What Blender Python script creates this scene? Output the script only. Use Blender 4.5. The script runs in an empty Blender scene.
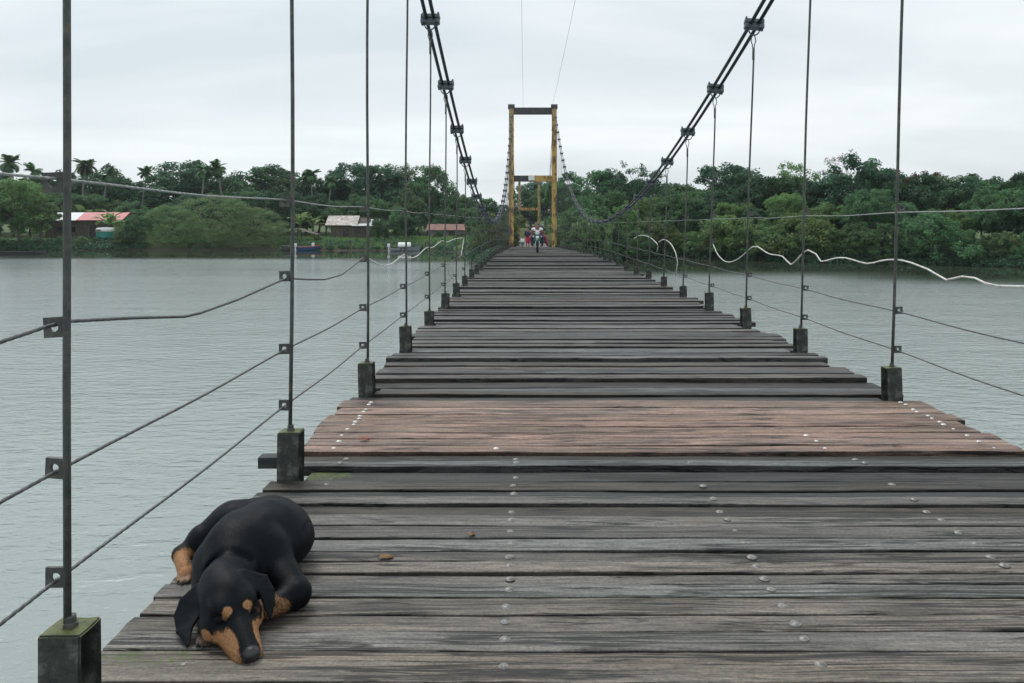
import bpy, bmesh, math, random
import numpy as np
import openvdb as vdb
from mathutils import Vector, Matrix, Euler, noise

SC = bpy.context.scene
COL = SC.collection
RND = random.Random(7)
NPR = np.random.RandomState(11)
R = math.radians
CAMZ = 4.0          # lens height above the river, metres
VPX, HZN, F = 530.0, 222.0, 800.0

# ------------------------------------------------------------------ helpers
def at(px, py, X):
    """point on the bridge-side plane x = X seen in direction (px, py) from the deck"""
    y = X * F / (px - VPX)
    return (X, y, CAMZ - (py - HZN) * y / F)

def tag(o, label=None, cat=None, group=None, kind=None):
    if label: o['label'] = label
    if cat: o['category'] = cat
    if group: o['group'] = group
    if kind: o['kind'] = kind
    return o

def empty(name, loc=(0, 0, 0), rz=0.0):
    o = bpy.data.objects.new(name, None)
    o.location = loc; o.rotation_euler = (0, 0, rz)
    o.empty_display_size = .2
    COL.objects.link(o)
    return o

def link(name, me, mat=None, parent=None, loc=None, rot=None, smooth=False):
    if mat is not None and len(me.materials) == 0:
        me.materials.append(mat)
    o = bpy.data.objects.new(name, me)
    COL.objects.link(o)
    if parent is not None: o.parent = parent
    if loc is not None: o.location = loc
    if rot is not None: o.rotation_euler = rot
    if smooth:
        me.polygons.foreach_set('use_smooth', [True] * len(me.polygons))
    return o

def copy_tree(o, parent=None):
    c = o.copy(); COL.objects.link(c)
    if parent is not None: c.parent = parent
    for ch in list(o.children): copy_tree(ch, c)
    return c

class MB:
    """collects shapes into one mesh"""
    def __init__(s): s.v, s.f = [], []
    def add(s, vs, fs):
        n = len(s.v); s.v += [tuple(p) for p in vs]; s.f += [tuple(i + n for i in f) for f in fs]
        return s
    def box(s, c, d, rot=None, bev=0.0):
        hx, hy, hz = d[0]/2, d[1]/2, d[2]/2
        if bev <= 0:
            vs = [(x, y, z) for x in (-hx, hx) for y in (-hy, hy) for z in (-hz, hz)]
            fs = [(0,1,3,2),(4,6,7,5),(0,4,5,1),(2,3,7,6),(0,2,6,4),(1,5,7,3)]
        else:
            bm = bmesh.new(); bmesh.ops.create_cube(bm, size=1.0)
            for v in bm.verts: v.co = Vector((v.co.x*d[0], v.co.y*d[1], v.co.z*d[2]))
            bmesh.ops.bevel(bm, geom=list(bm.edges), offset=bev, segments=2, affect='EDGES', profile=.6)
            bm.verts.index_update()
            vs = [v.co[:] for v in bm.verts]; fs = [[v.index for v in f.verts] for f in bm.faces]; bm.free()
        M = (rot.to_matrix() if rot is not None else Matrix.Identity(3))
        return s.add([(M @ Vector(p)) + Vector(c) for p in vs], fs)
    def tube(s, pts, r, n=8, cap=True, twist=0.0, tw_amp=.2):
        pts = [Vector(p) for p in pts]
        rr = r if isinstance(r, (list, tuple)) else [r]*len(pts)
        up = None; rings = []; L = 0.0
        base = len(s.v)
        for i, p in enumerate(pts):
            t = (pts[min(i+1, len(pts)-1)] - pts[max(i-1, 0)]).normalized()
            if up is None:
                up = Vector((0, 0, 1)) if abs(t.z) < .9 else Vector((1, 0, 0))
            a = t.cross(up).normalized(); b = a.cross(t).normalized(); up = b
            if i: L += (p - pts[i-1]).length
            for k in range(n):
                th = 2*math.pi*k/n
                q = rr[i] * (1 + (tw_amp*math.cos(3*(th - L*twist)) if twist else 0))
                s.v.append(tuple(p + a*math.cos(th)*q + b*math.sin(th)*q))
        for i in range(len(pts)-1):
            for k in range(n):
                k2 = (k+1) % n
                s.f.append((base+i*n+k, base+i*n+k2, base+(i+1)*n+k2, base+(i+1)*n+k))
        if cap:
            s.f.append(tuple(base+k for k in range(n))[::-1])
            s.f.append(tuple(base+(len(pts)-1)*n+k for k in range(n)))
        return s
    def lathe(s, prof, c=(0, 0, 0), n=16, rot=None):
        base = len(s.v); M = rot.to_matrix() if rot is not None else Matrix.Identity(3)
        for (r, z) in prof:
            for k in range(n):
                th = 2*math.pi*k/n
                s.v.append(tuple(M @ Vector((r*math.cos(th), r*math.sin(th), z)) + Vector(c)))
        for i in range(len(prof)-1):
            for k in range(n):
                k2 = (k+1) % n
                s.f.append((base+i*n+k, base+i*n+k2, base+(i+1)*n+k2, base+(i+1)*n+k))
        s.f.append(tuple(base+k for k in range(n))[::-1])
        s.f.append(tuple(base+(len(prof)-1)*n+k for k in range(n)))
        return s
    def mesh(s, name):
        me = bpy.data.meshes.new(name); me.from_pydata(s.v, [], s.f); me.update()
        return me
    def build(s, name, mat, parent=None, loc=None, rot=None, smooth=False):
        return link(name, s.mesh(name), mat, parent, loc, rot, smooth)

def smooth_path(pts, step=.15):
    """Catmull-Rom through points"""
    P = [Vector(p) for p in pts]
    if len(P) < 3: return P
    P = [P[0]*2-P[1]] + P + [P[-1]*2-P[-2]]
    out = []
    for i in range(1, len(P)-2):
        a, b, c, d = P[i-1:i+3]
        n = max(1, int((c-b).length/step))
        for k in range(n):
            t = k/n
            out.append(.5*((2*b)+(c-a)*t+(2*a-5*b+4*c-d)*t*t+(3*b-a-3*c+d)*t**3))
    out.append(P[-2])
    return out

# ------------------------------------------------------------------ materials
class NT:
    def __init__(s, name):
        s.m = bpy.data.materials.new(name); s.m.use_nodes = True
        s.t = s.m.node_tree; s.t.nodes.clear()
        s.out = s.n('ShaderNodeOutputMaterial')
    def n(s, typ, **kw):
        nd = s.t.nodes.new(typ)
        for k, v in kw.items(): setattr(nd, k, v)
        return nd
    def l(s, a, b): s.t.links.new(a, b)
    def val(s, sock, v):
        if isinstance(v, bpy.types.NodeSocket): s.l(v, sock)
        else: sock.default_value = v
    def math(s, op, a, b=0.0, clamp=False):
        nd = s.n('ShaderNodeMath', operation=op); nd.use_clamp = clamp
        s.val(nd.inputs[0], a); s.val(nd.inputs[1], b); return nd.outputs[0]
    def mix(s, fac, a, b, mode='MIX'):
        nd = s.n('ShaderNodeMix', data_type='RGBA', blend_type=mode)
        s.val(nd.inputs[0], fac); s.val(nd.inputs[6], a); s.val(nd.inputs[7], b)
        return nd.outputs[2]
    def coord(s, which='Object'): return s.n('ShaderNodeTexCoord').outputs[which]
    def mapping(s, vec, scale=(1, 1, 1), loc=(0, 0, 0), rot=(0, 0, 0)):
        nd = s.n('ShaderNodeMapping'); s.l(vec, nd.inputs[0])
        s.val(nd.inputs[1], loc); nd.inputs[2].default_value = rot; nd.inputs[3].default_value = scale
        return nd.outputs[0]
    def noise(s, vec, scale, detail=4, rough=.55, dist=0.0):
        nd = s.n('ShaderNodeTexNoise'); s.l(vec, nd.inputs['Vector'])
        nd.inputs['Scale'].default_value = scale; nd.inputs['Detail'].default_value = detail
        nd.inputs['Roughness'].default_value = rough; nd.inputs['Distortion'].default_value = dist
        return nd.outputs['Fac']
    def ramp(s, fac, stops, interp='LINEAR'):
        nd = s.n('ShaderNodeValToRGB'); s.l(fac, nd.inputs[0]); cr = nd.color_ramp; cr.interpolation = interp
        while len(cr.elements) < len(stops): cr.elements.new(.5)
        for e, (p, c) in zip(cr.elements, stops):
            e.position = p; e.color = c if isinstance(c, tuple) and len(c) == 4 else ((c[0], c[1], c[2], 1) if isinstance(c, tuple) else (c, c, c, 1))
        return nd.outputs[0]
    def mrange(s, v, a, b, c=0.0, d=1.0):
        nd = s.n('ShaderNodeMapRange'); nd.clamp = True
        s.val(nd.inputs[0], v); nd.inputs[1].default_value = a; nd.inputs[2].default_value = b
        nd.inputs[3].default_value = c; nd.inputs[4].default_value = d
        return nd.outputs[0]
    def bump(s, h, strength=.4, dist=.01):
        nd = s.n('ShaderNodeBump'); s.l(h, nd.inputs['Height']); nd.inputs['Strength'].default_value = strength
        nd.inputs['Distance'].default_value = dist; return nd.outputs[0]
    def princ(s, col, rough=.6, metal=0.0, normal=None, spec=.5, **kw):
        p = s.n('ShaderNodeBsdfPrincipled')
        s.val(p.inputs['Base Color'], col if isinstance(col, bpy.types.NodeSocket) else (*col, 1)[:4])
        s.val(p.inputs['Roughness'], rough); s.val(p.inputs['Metallic'], metal)
        p.inputs['Specular IOR Level'].default_value = spec
        if normal is not None: s.l(normal, p.inputs['Normal'])
        for k, v in kw.items(): s.val(p.inputs[k], v)
        s.l(p.outputs[0], s.out.inputs[0]); s.p = p
        return s.m

def simple(name, col, rough=.6, metal=0.0, var=.25, scale=6.0, bump=.15, spec=.5):
    t = NT(name); c = t.coord()
    n = t.noise(c, scale, 5, .6)
    cc = t.mix(t.mrange(n, .3, .7), tuple(x*(1-var) for x in col)+(1,), tuple(min(1, x*(1+var)) for x in col)+(1,))
    return t.princ(cc, rough, metal, t.bump(t.noise(c, scale*5, 4), bump, .01), spec)

M = {}
def make_materials():
    # weathered plank wood: tint per plank (vertex colour rgb), random offset in alpha
    def wood(name, rough0, rough1, spec, moss):
        t = NT(name); g = t.coord('Object')
        at_ = t.n('ShaderNodeAttribute', attribute_name='tint')
        off = t.math('MULTIPLY', at_.outputs['Alpha'], 37.0)
        cmb = t.n('ShaderNodeCombineXYZ'); t.l(off, cmb.inputs[0]); t.l(off, cmb.inputs[1]); t.l(off, cmb.inputs[2])
        vadd = t.n('ShaderNodeVectorMath', operation='ADD'); t.l(g, vadd.inputs[0]); t.l(cmb.outputs[0], vadd.inputs[1])
        v = vadd.outputs[0]
        warp = t.n('ShaderNodeTexNoise'); t.l(v, warp.inputs['Vector']); warp.inputs['Scale'].default_value = 2.2; warp.inputs['Detail'].default_value = 2
        wv = t.n('ShaderNodeVectorMath', operation='SCALE'); t.l(warp.outputs['Color'], wv.inputs[0]); wv.inputs['Scale'].default_value = .022
        v2n = t.n('ShaderNodeVectorMath', operation='ADD'); t.l(v, v2n.inputs[0]); t.l(wv.outputs[0], v2n.inputs[1]); v2 = v2n.outputs[0]
        fine = t.noise(t.mapping(v2, (8.0, 75, 30)), 1.0, 8, .76)
        mid = t.noise(t.mapping(v2, (1.3, 30, 12)), 1.0, 6, .66)
        blot = t.noise(t.mapping(v, (1.3, 4.0, 4)), 1.0, 4, .6)
        crk = t.noise(t.mapping(v2, (.75, 34, 9), loc=(3.1, 9.7, 1.3)), 1.0, 3, .55, .3)
        ck = t.math('ABSOLUTE', t.math('SUBTRACT', crk, .5))
        crk2 = t.noise(t.mapping(v2, (1.5, 24, 9), loc=(13.1, 2.7, 6.3)), 1.0, 4, .6, .5)
        ck2 = t.math('ABSOLUTE', t.math('SUBTRACT', crk2, .5))
        cm2 = t.math('MULTIPLY', t.mrange(ck2, .012, .045, 1, 0), t.mrange(t.noise(t.mapping(v, (2.4, 11, 5), loc=(1, 8, 2)), 1.0, 2), .54, .60))
        knot = t.n('ShaderNodeTexVoronoi'); t.l(t.mapping(v, (1.1, 5.5, 1.1)), knot.inputs['Vector']); knot.inputs['Scale'].default_value = 1.0
        km = t.mrange(knot.outputs['Distance'], .05, .10, 1, 0)
        crackmask = t.math('MAXIMUM', t.math('MAXIMUM', cm2, t.math('MULTIPLY', km, .75)), t.math('MULTIPLY', t.mrange(ck, .012, .050, 1, 0), t.mrange(t.noise(t.mapping(v, (.9, 7, 5)), 1.0, 2), .42, .56)))
        grain = t.ramp(fine, [(.30, .38), (.48, .95), (.70, 1.6)])
        midr = t.ramp(mid, [(.30, .60), (.5, 1.0), (.70, 1.38)])
        blr = t.ramp(blot, [(.28, .58), (.5, 1.0), (.72, 1.28)])
        c1 = t.mix(1.0, at_.outputs['Color'], grain, 'MULTIPLY')
        c2 = t.mix(1.0, c1, midr, 'MULTIPLY'); c3 = t.mix(1.0, c2, blr, 'MULTIPLY')
        warm = t.mix(t.mrange(t.noise(t.mapping(v, (.6, 9, 5), loc=(7, 2, 5)), 1.0, 3), .52, .75, 0, .55), c3, (.15, .115, .085, 1), 'MIX')
        c4 = t.mix(t.mrange(t.noise(t.mapping(v, (.6, 9, 5), loc=(7, 2, 5)), 1.0, 3), .55, .8, 0, .5), c3, t.mix(1.0, c3, (1.18, .98, .82, 1), 'MULTIPLY'))
        spk = t.noise(t.mapping(v, (70, 90, 60)), 1.0, 4, .75)
        c4 = t.mix(1.0, c4, t.ramp(spk, [(.33, .62), (.5, 1.0), (.68, 1.3)]), 'MULTIPLY')
        c5 = t.mix(t.math('MULTIPLY', crackmask, .9), c4, (.008, .009, .009, 1))
        # moss with its own outline near the left edge
        gp = t.n('ShaderNodeNewGeometry').outputs['Position']
        def spot(cx, cy, sx, sy):
            d = t.n('ShaderNodeVectorMath', operation='LENGTH')
            t.l(t.mapping(gp, (1/sx, 1/sy, 0), loc=(-cx/sx, -cy/sy, 0)), d.inputs[0])
            return t.mrange(d.outputs['Value'], .45, 1.15, 1, 0)
        mn = t.noise(g, 55, 5, .7); mn2 = t.noise(g, 9, 3, .6)
        sp = t.math('MAXIMUM', spot(-1.10, 4.20, .26, .13), t.math('MULTIPLY', spot(-1.17, 2.42, .26, .11), .8))
        sp = t.math('MAXIMUM', sp, t.math('MULTIPLY', spot(-1.3, 6.1, .2, .3), .6))
        mk = t.mrange(t.math('ADD', t.math('MULTIPLY', sp, .55), t.math('ADD', t.math('MULTIPLY', mn, .6), t.math('MULTIPLY', mn2, .45))), .93, 1.08)
        mk = t.math('MULTIPLY', mk, t.mrange(sp, .02, .25))
        c6 = t.mix(mk, c5, t.mix(mn, (.03, .055, .008, 1), (.10, .15, .025, 1)))
        h = t.math('ADD', t.math('MULTIPLY', fine, .55), t.math('ADD', t.math('MULTIPLY', mid, .45), t.math('MULTIPLY', crackmask, -1.5)))
        rgh = t.math('ADD', t.mrange(blot, .3, .7, rough0, rough1), t.math('MULTIPLY', fine, .12))
        M[name] = t.princ(c6, rgh, 0, t.bump(h, .7, .0042), spec)
    wood('plank_wood', .42, .62, .35, True)
    # bridge steel cable / rods
    t = NT('rusty_steel'); c = t.coord()
    n = t.noise(c, 18, 6, .7); n2 = t.noise(c, 90, 4, .6)
    cc = t.ramp(n, [(.3, (.035, .042, .040)), (.55, (.085, .092, .086)), (.72, (.17, .125, .09))])
    M['rod'] = t.princ(cc, t.mrange(n2, .3, .7, .4, .75), .25, t.bump(n2, .5, .003))
    t = NT('galvanised_wire'); c = t.coord()
    n = t.noise(c, 30, 4, .6)
    M['wire_dark'] = t.princ(t.ramp(n, [(.3, (.07, .075, .075)), (.7, (.16, .165, .165))]), .5, .5)
    t = NT('pale_wire'); c = t.coord(); n = t.noise(c, 30, 4, .6)
    M['wire_pale'] = t.princ(t.ramp(n, [(.3, (.20, .215, .215)), (.7, (.38, .40, .40))]), .5, .3)
    M['cable'] = simple('main_cable_steel', (.022, .027, .03), .5, .4, .3, 12, .3)
    t = NT('clamp_steel'); c = t.coord(); n = t.noise(c, 25, 5, .65)
    M['clamp'] = t.princ(t.ramp(n, [(.3, (.05, .065, .075)), (.7, (.15, .175, .19))]), .5, .4, t.bump(n, .4, .004))
    M['rope'] = simple('white_rope', (.58, .59, .55), .8, 0, .3, 20, .3)
    # mossy block
    t = NT('mossy_block'); c = t.coord(); g = t.n('ShaderNodeNewGeometry')
    n = t.noise(c, 14, 6, .65); n2 = t.noise(c, 45, 5, .7)
    nz = t.n('ShaderNodeSeparateXYZ'); t.l(g.outputs['Normal'], nz.inputs[0])
    base = t.ramp(n, [(.3, (.012, .016, .015)), (.5, (.045, .052, .047)), (.68, (.17, .175, .155))])
    mk = t.math('MULTIPLY', t.mrange(nz.outputs[2], .35, .8), t.mrange(n2, .30, .52))
    mk = t.math('MAXIMUM', mk, t.mrange(t.noise(t.mapping(c, (1, 1, .45), loc=(4, 4, 4)), 16, 5, .7), .6, .78, 0, .55))
    col = t.mix(mk, base, t.mix(n, (.04, .058, .016, 1), (.16, .19, .06, 1)))
    M['block'] = t.princ(col, .6, 0, t.bump(n2, .7, .008), .35)
    t = NT('black_timber'); c = t.coord(); n = t.noise(t.mapping(c, (3, 30, 30)), 1, 5, .6)
    M['beam'] = t.princ(t.ramp(n, [(.3, (.012, .014, .014)), (.7, (.05, .052, .05))]), .6, 0, t.bump(n, .6, .006), .3)
    # bolts
    t = NT('bolt_steel'); c = t.coord(); n = t.noise(c, 60, 4, .6)
    M['bolt'] = t.princ(t.ramp(n, [(.35, (.10, .09, .08)), (.6, (.27, .265, .255))]), .5, .3, t.bump(n, .3, .002))
    M['bolt_new'] = simple('new_bolt_zinc', (.62, .62, .6), .4, .3, .1, 30, .1)
    # yellow tower paint
    t = NT('flaking_yellow_paint'); c = t.coord()
    n = t.noise(t.mapping(c, (1, 1, .5)), 2.2, 8, .72); n2 = t.noise(c, 9, 5, .6)
    pc = t.mix(t.mrange(n2, .3, .7), (.40, .25, .06, 1), (.55, .37, .11, 1))
    rc = t.mix(n2, (.05, .032, .02, 1), (.16, .085, .04, 1))
    M['yellow'] = t.princ(t.mix(t.mrange(n, .47, .57), pc, rc), .6, 0, t.bump(n, .4, .02))
    M['dark_paint'] = simple('dark_grey_paint', (.05, .055, .06), .55, .2, .4, 3, .3)
    M['white_paint'] = simple('white_paint', (.75, .76, .76), .5, 0, .1, 8, .1)
    # foliage
    def leaf(name, a, b):
        t = NT(name); at_ = t.n('ShaderNodeAttribute', attribute_name='tint')
        oi = t.n('ShaderNodeObjectInfo')
        col = t.mix(at_.outputs['Fac'], (*a, 1), (*b, 1))
        hs = t.n('ShaderNodeHueSaturation'); t.l(col, hs.inputs['Color'])
        t.l(t.mrange(oi.outputs['Random'], 0, 1, .48, .525), hs.inputs['Hue'])
        t.l(t.mrange(oi.outputs['Random'], 0, 1, .75, 1.22), hs.inputs['Value'])
        hs.inputs['Saturation'].default_value = 1.05
        d = t.n('ShaderNodeBsdfPrincipled'); t.l(hs.outputs[0], d.inputs['Base Color']); d.inputs['Roughness'].default_value = .55
        d.inputs['Specular IOR Level'].default_value = .25
        tr = t.n('ShaderNodeBsdfTranslucent'); t.l(hs.outputs[0], tr.inputs['Color'])
        mx = t.n('ShaderNodeMixShader'); mx.inputs[0].default_value = .40
        t.l(d.outputs[0], mx.inputs[1]); t.l(tr.outputs[0], mx.inputs[2]); t.l(mx.outputs[0], t.out.inputs[0])
        M[name] = t.m
    leaf('leaf_dark', (0.044, 0.106, 0.064), (0.109, 0.206, 0.109))
    leaf('leaf_mid', (0.077, 0.161, 0.079), (0.168, 0.290, 0.136))
    leaf('leaf_light', (0.129, 0.218, 0.079), (0.232, 0.347, 0.148))
    leaf('leaf_olive', (0.125, 0.196, 0.091), (0.230, 0.319, 0.148))
    leaf('leaf_brown', (.09, .075, .04), (.16, .12, .07))
    M['bark'] = simple('bark', (.075, .065, .055), .85, 0, .35, 4, .6)
    M['bark_pale'] = simple('pale_bark', (.20, .19, .17), .85, 0, .3, 4, .5)
    # dog coat
    t = NT('dog_coat'); c = t.coord('Object'); at_ = t.n('ShaderNodeAttribute', attribute_name='coat')
    hair = t.noise(t.mapping(c, (260, 70, 160)), 1.0, 3, .6); hair2 = t.noise(c, 26, 4, .6)
    tan = t.mix(t.mrange(hair, .3, .7), (.25, .115, .048, 1), (.47, .26, .13, 1))
    blk = t.mix(t.mrange(hair, .3, .7), (.0018, .0026, .0036, 1), (.0055, .0078, .0105, 1))
    sep = t.n('ShaderNodeSeparateColor'); t.l(at_.outputs['Color'], sep.inputs[0])
    edge = t.mrange(t.math('ADD', sep.outputs[0], t.math('MULTIPLY', t.math('SUBTRACT', hair, .5), .5)), .38, .62)
    col = t.mix(edge, blk, tan)
    col = t.mix(sep.outputs[2], col, (.34, .25, .19, 1))        # pale toes and lips
    col = t.mix(sep.outputs[1], col, (.016, .016, .018, 1))     # nose leather
    rg = t.mix(sep.outputs[1], t.mrange(hair2,  .3, .7, .46, .58), (.28, .28, .28, 1))
    hgt = t.math('ADD', t.math('MULTIPLY', hair, .5), t.math('MULTIPLY', hair2, .8))
    M['dog'] = t.princ(col, rg, 0, t.bump(hgt, .6, .0035), .12, **{'Sheen Weight': .02, 'Sheen Roughness': .4})
    t.l(t.math('ADD', .12, t.math('MULTIPLY', sep.outputs[1], .45)), t.p.inputs['Specular IOR Level'])
    M['dog'].node_tree.nodes['Principled BSDF'].inputs['Sheen Tint'].default_value = (.5, .6, .75, 1)
    t2 = NT('dog_fur'); at2 = t2.n('ShaderNodeAttribute', attribute_name='coat'); nr2 = t2.n('ShaderNodeAttribute', attribute_name='nrm')
    sp2 = t2.n('ShaderNodeSeparateColor'); t2.l(at2.outputs['Color'], sp2.inputs[0])
    tn2 = t2.mix(at2.outputs['Alpha'], (.22, .10, .04, 1), (.50, .28, .14, 1)); bk2 = t2.mix(at2.outputs['Alpha'], (.0018, .0026, .0036, 1), (.010, .014, .019, 1))
    jit = t2.math('ADD', sp2.outputs[0], t2.math('MULTIPLY', t2.math('SUBTRACT', at2.outputs['Alpha'], .5), .28))
    c2_ = t2.mix(sp2.outputs[2], t2.mix(t2.mrange(jit, .40, .60), bk2, tn2), (.34, .25, .19, 1))
    M['fur'] = t2.princ(c2_, .5, 0, nr2.outputs['Vector'], .11)
    # water
    t = NT('river_water'); g = t.n('ShaderNodeNewGeometry').outputs['Position']
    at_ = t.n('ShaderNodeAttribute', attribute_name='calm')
    w1 = t.noise(t.mapping(g, (1.7, 4.2, 1), rot=(0, 0, R(14))), 1.0, 3, .55, .4)
    w2 = t.noise(t.mapping(g, (5.5, 12.5, 1), rot=(0, 0, R(-8))), 1.0, 4, .6, .3)
    w3 = t.noise(t.mapping(g, (.22, .5, 1), rot=(0, 0, R(20))), 1.0, 3, .5)
    h = t.math('ADD', t.math('MULTIPLY', w1, 1.0), t.math('ADD', t.math('MULTIPLY', w2, .36), t.math('MULTIPLY', w3, 1.4)))
    gust = t.noise(t.mapping(g, (.025, .07, 1), rot=(0, 0, R(6))), 1.0, 3, .5)
    st = t.math('MULTIPLY', t.mrange(gust, .3, .65, .45, 1.0), t.mrange(at_.outputs['Fac'], 0, 1, 1.0, .010))
    b = t.n('ShaderNodeBump'); t.l(h, b.inputs['Height']); t.l(st, b.inputs['Strength']); b.inputs['Distance'].default_value = .06
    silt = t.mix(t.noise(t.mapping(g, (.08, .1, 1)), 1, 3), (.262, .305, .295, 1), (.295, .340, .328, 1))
    fr = t.n('ShaderNodeFresnel'); fr.inputs['IOR'].default_value = 1.333; t.l(b.outputs[0], fr.inputs['Normal'])
    df = t.n('ShaderNodeBsdfDiffuse'); t.l(t.mix(at_.outputs['Fac'], silt, (.045, .058, .040, 1)), df.inputs['Color'])  # darker colour by the bank paints in the trees' shade and reflection
    gs = t.n('ShaderNodeBsdfGlossy'); t.l(b.outputs[0], gs.inputs['Normal']); gs.inputs['Color'].default_value = (.98, .98, .98, 1)
    t.l(t.mrange(at_.outputs['Fac'], 0, 1, .09, .02), gs.inputs['Roughness'])
    mxw = t.n('ShaderNodeMixShader'); t.l(fr.outputs[0], mxw.inputs[0]); t.l(df.outputs[0], mxw.inputs[1]); t.l(gs.outputs[0], mxw.inputs[2]); t.l(mxw.outputs[0], t.out.inputs[0])
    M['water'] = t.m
    # terrain
    t = NT('bank_soil'); g = t.n('ShaderNodeNewGeometry').outputs['Position']
    n = t.noise(g, .35, 6, .65); n2 = t.noise(g, 3, 5, .7); sz = t.n('ShaderNodeSeparateXYZ'); t.l(g, sz.inputs[0])
    gr = t.mix(n2, (.045, .075, .022, 1), (.10, .145, .045, 1)); so = t.mix(n2, (.03, .027, .02, 1), (.06, .055, .04, 1))
    k = t.math('MULTIPLY', t.mrange(n, .3, .5), t.mrange(sz.outputs[2], .15, .5))
    M['ground'] = t.princ(t.mix(k, so, gr), .9, 0, t.bump(n2, .6, .08), .2)
    # building surfaces
    t = NT('corrugated_red_roof'); c = t.coord(); wv = t.n('ShaderNodeTexWave', bands_direction='X'); t.l(c, wv.inputs['Vector']); wv.inputs['Scale'].default_value = 3.0
    n = t.noise(c, 1.2, 6, .65)
    M['roof_red'] = t.princ(t.mix(t.mrange(n, .35, .7), (.44, .11, .125, 1), (.56, .19, .21, 1)), .5, .1, t.bump(wv.outputs['Fac'], .5, .03))
    t = NT('rusty_tin_roof'); c = t.coord(); wv = t.n('ShaderNodeTexWave', bands_direction='X'); t.l(c, wv.inputs['Vector']); wv.inputs['Scale'].default_value = 3.0
    n = t.noise(c, 1.6, 6, .7)
    M['roof_tin'] = t.princ(t.ramp(n, [(.35, (.20, .15, .12)), (.5, (.36, .33, .30)), (.65, (.5, .5, .48))]), .55, .2, t.bump(wv.outputs['Fac'], .5, .03))
    M['roof_pale'] = simple('pale_tin_roof', (.40, .43, .45), .45, .2, .12, 2, .2)
    t = NT('orange_roof'); c = t.coord(); n = t.noise(c, 1.5, 6, .7)
    M['roof_orange'] = t.princ(t.ramp(n, [(.38, (.10, .06, .05)), (.66, (.28, .11, .085))]), .7, 0)
    t = NT('old_board_wall'); c = t.coord(); n = t.noise(t.mapping(c, (8, 8, .7)), 1, 5, .6)
    M['wall_wood'] = t.princ(t.ramp(n, [(.3, (.05, .04, .032)), (.7, (.13, .105, .085))]), .8, 0, t.bump(n, .5, .02))
    M['wall_grey'] = simple('grey_plaster', (.25, .25, .24), .85, 0, .3, 1.5, .3)
    M['dark_void'] = simple('dark_glass', (.012, .014, .016), .25, 0, .2, 3, .05)
    M['teal'] = simple('teal_plastic', (.02, .22, .17), .5, 0, .2, 3, .1)
    M['boat_blue'] = simple('blue_boat_paint', (.02, .07, .17), .5, 0, .25, 4, .2)
    M['boat_grey'] = simple('grey_boat_paint', (.22, .25, .29), .5, 0, .25, 4, .2)
    M['boat_dark'] = simple('dark_hull', (.03, .035, .035), .6, 0, .3, 4, .3)
    M['red_cloth'] = simple('red_cloth', (.50, .03, .06), .8, 0, .2, 8, .2)
    M['pink_cloth'] = simple('dark_pink_cloth', (.30, .08, .11), .8, 0, .2, 8, .2)
    M['white_cloth'] = simple('white_cloth', (.78, .80, .82), .85, 0, .08, 8, .2)
    M['navy_cloth'] = simple('dark_navy_cloth', (.03, .032, .06), .85, 0, .2, 8, .2)
    M['teal_cloth'] = simple('teal_cloth', (.03, .12, .12), .85, 0, .2, 8, .2)
    M['skin'] = simple('brown_skin', (.22, .11, .075), .55, 0, .12, 8, .1)
    M['hair'] = simple('black_hair', (.012, .011, .011), .5, 0, .2, 30, .3)
    M['black_plastic'] = simple('black_plastic', (.015, .018, .018), .4, 0, .2, 8, .1)
    M['tyre'] = simple('tyre_rubber', (.02, .02, .02), .85, 0, .2, 20, .3)
    M['chrome'] = simple('chrome', (.6, .6, .6), .2, 1.0, .05, 8, .02)
    M['green_paint'] = simple('dark_green_paint', (.02, .07, .055), .3, 0, .15, 8, .05)
    t = NT('headlamp_glass'); M['lamp'] = t.princ((.78, .82, .82), .15, 0)
    M['leaf_dry'] = simple('dry_leaf', (.20, .11, .05), .8, 0, .3, 40, .2)
    M['leaf_rust'] = simple('rust_leaf', (.26, .07, .03), .8, 0, .3, 40, .2)
make_materials()

# ------------------------------------------------------------------ bridge lines
def deckh(y):
    d = y - 31.0
    drop = 0.0
    s = 3.0
    soft = s*math.log1p(math.exp(min(40, d/s)))
    if y < 73: drop = .024*soft
    else: drop = .024*42 + .0100*(y-73)
    return 2.68 - drop
def Lx(y): return -1.21 - .00625*y
def Rx(y): return 2.69 - .00009*y*y if y < 73 else 2.69 - .00009*73*73 - .005*(y-73)
TOWER1, TOWER2 = 73.0, 161.0
def cableh(y, side=0):
    if y <= TOWER1: return CAMZ + (.00573 if y > 30 else (.0065 if side < 0 else .0061))*(y-30)**2
    t = (y-TOWER1)/(TOWER2-TOWER1)
    return (1-t)*14.55 + t*12.9 - 11.0*4*t*(1-t)
def cablex(y, side):
    x = Lx(y) if side < 0 else Rx(y)
    k = max(0.0, min(1.0, (32-y)/12))
    return x + k*(.028 if side > 0 else .003)*max(0, cableh(y, side)-deckh(y)-.1)
LEFT_POSTS = [2*(k+.065) for k in range(1, 36) if 2*(k+.065) < 71.6]
RIGHT_POSTS = [2*(k-.03) for k in range(1, 36) if 2*(k-.03) < 71.6]

bridge = empty('suspension_bridge', (0, 0, 0))
tag(bridge, 'wooden-decked suspension bridge with rusty hangers and two flaking yellow towers over the river', 'bridge')

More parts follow.
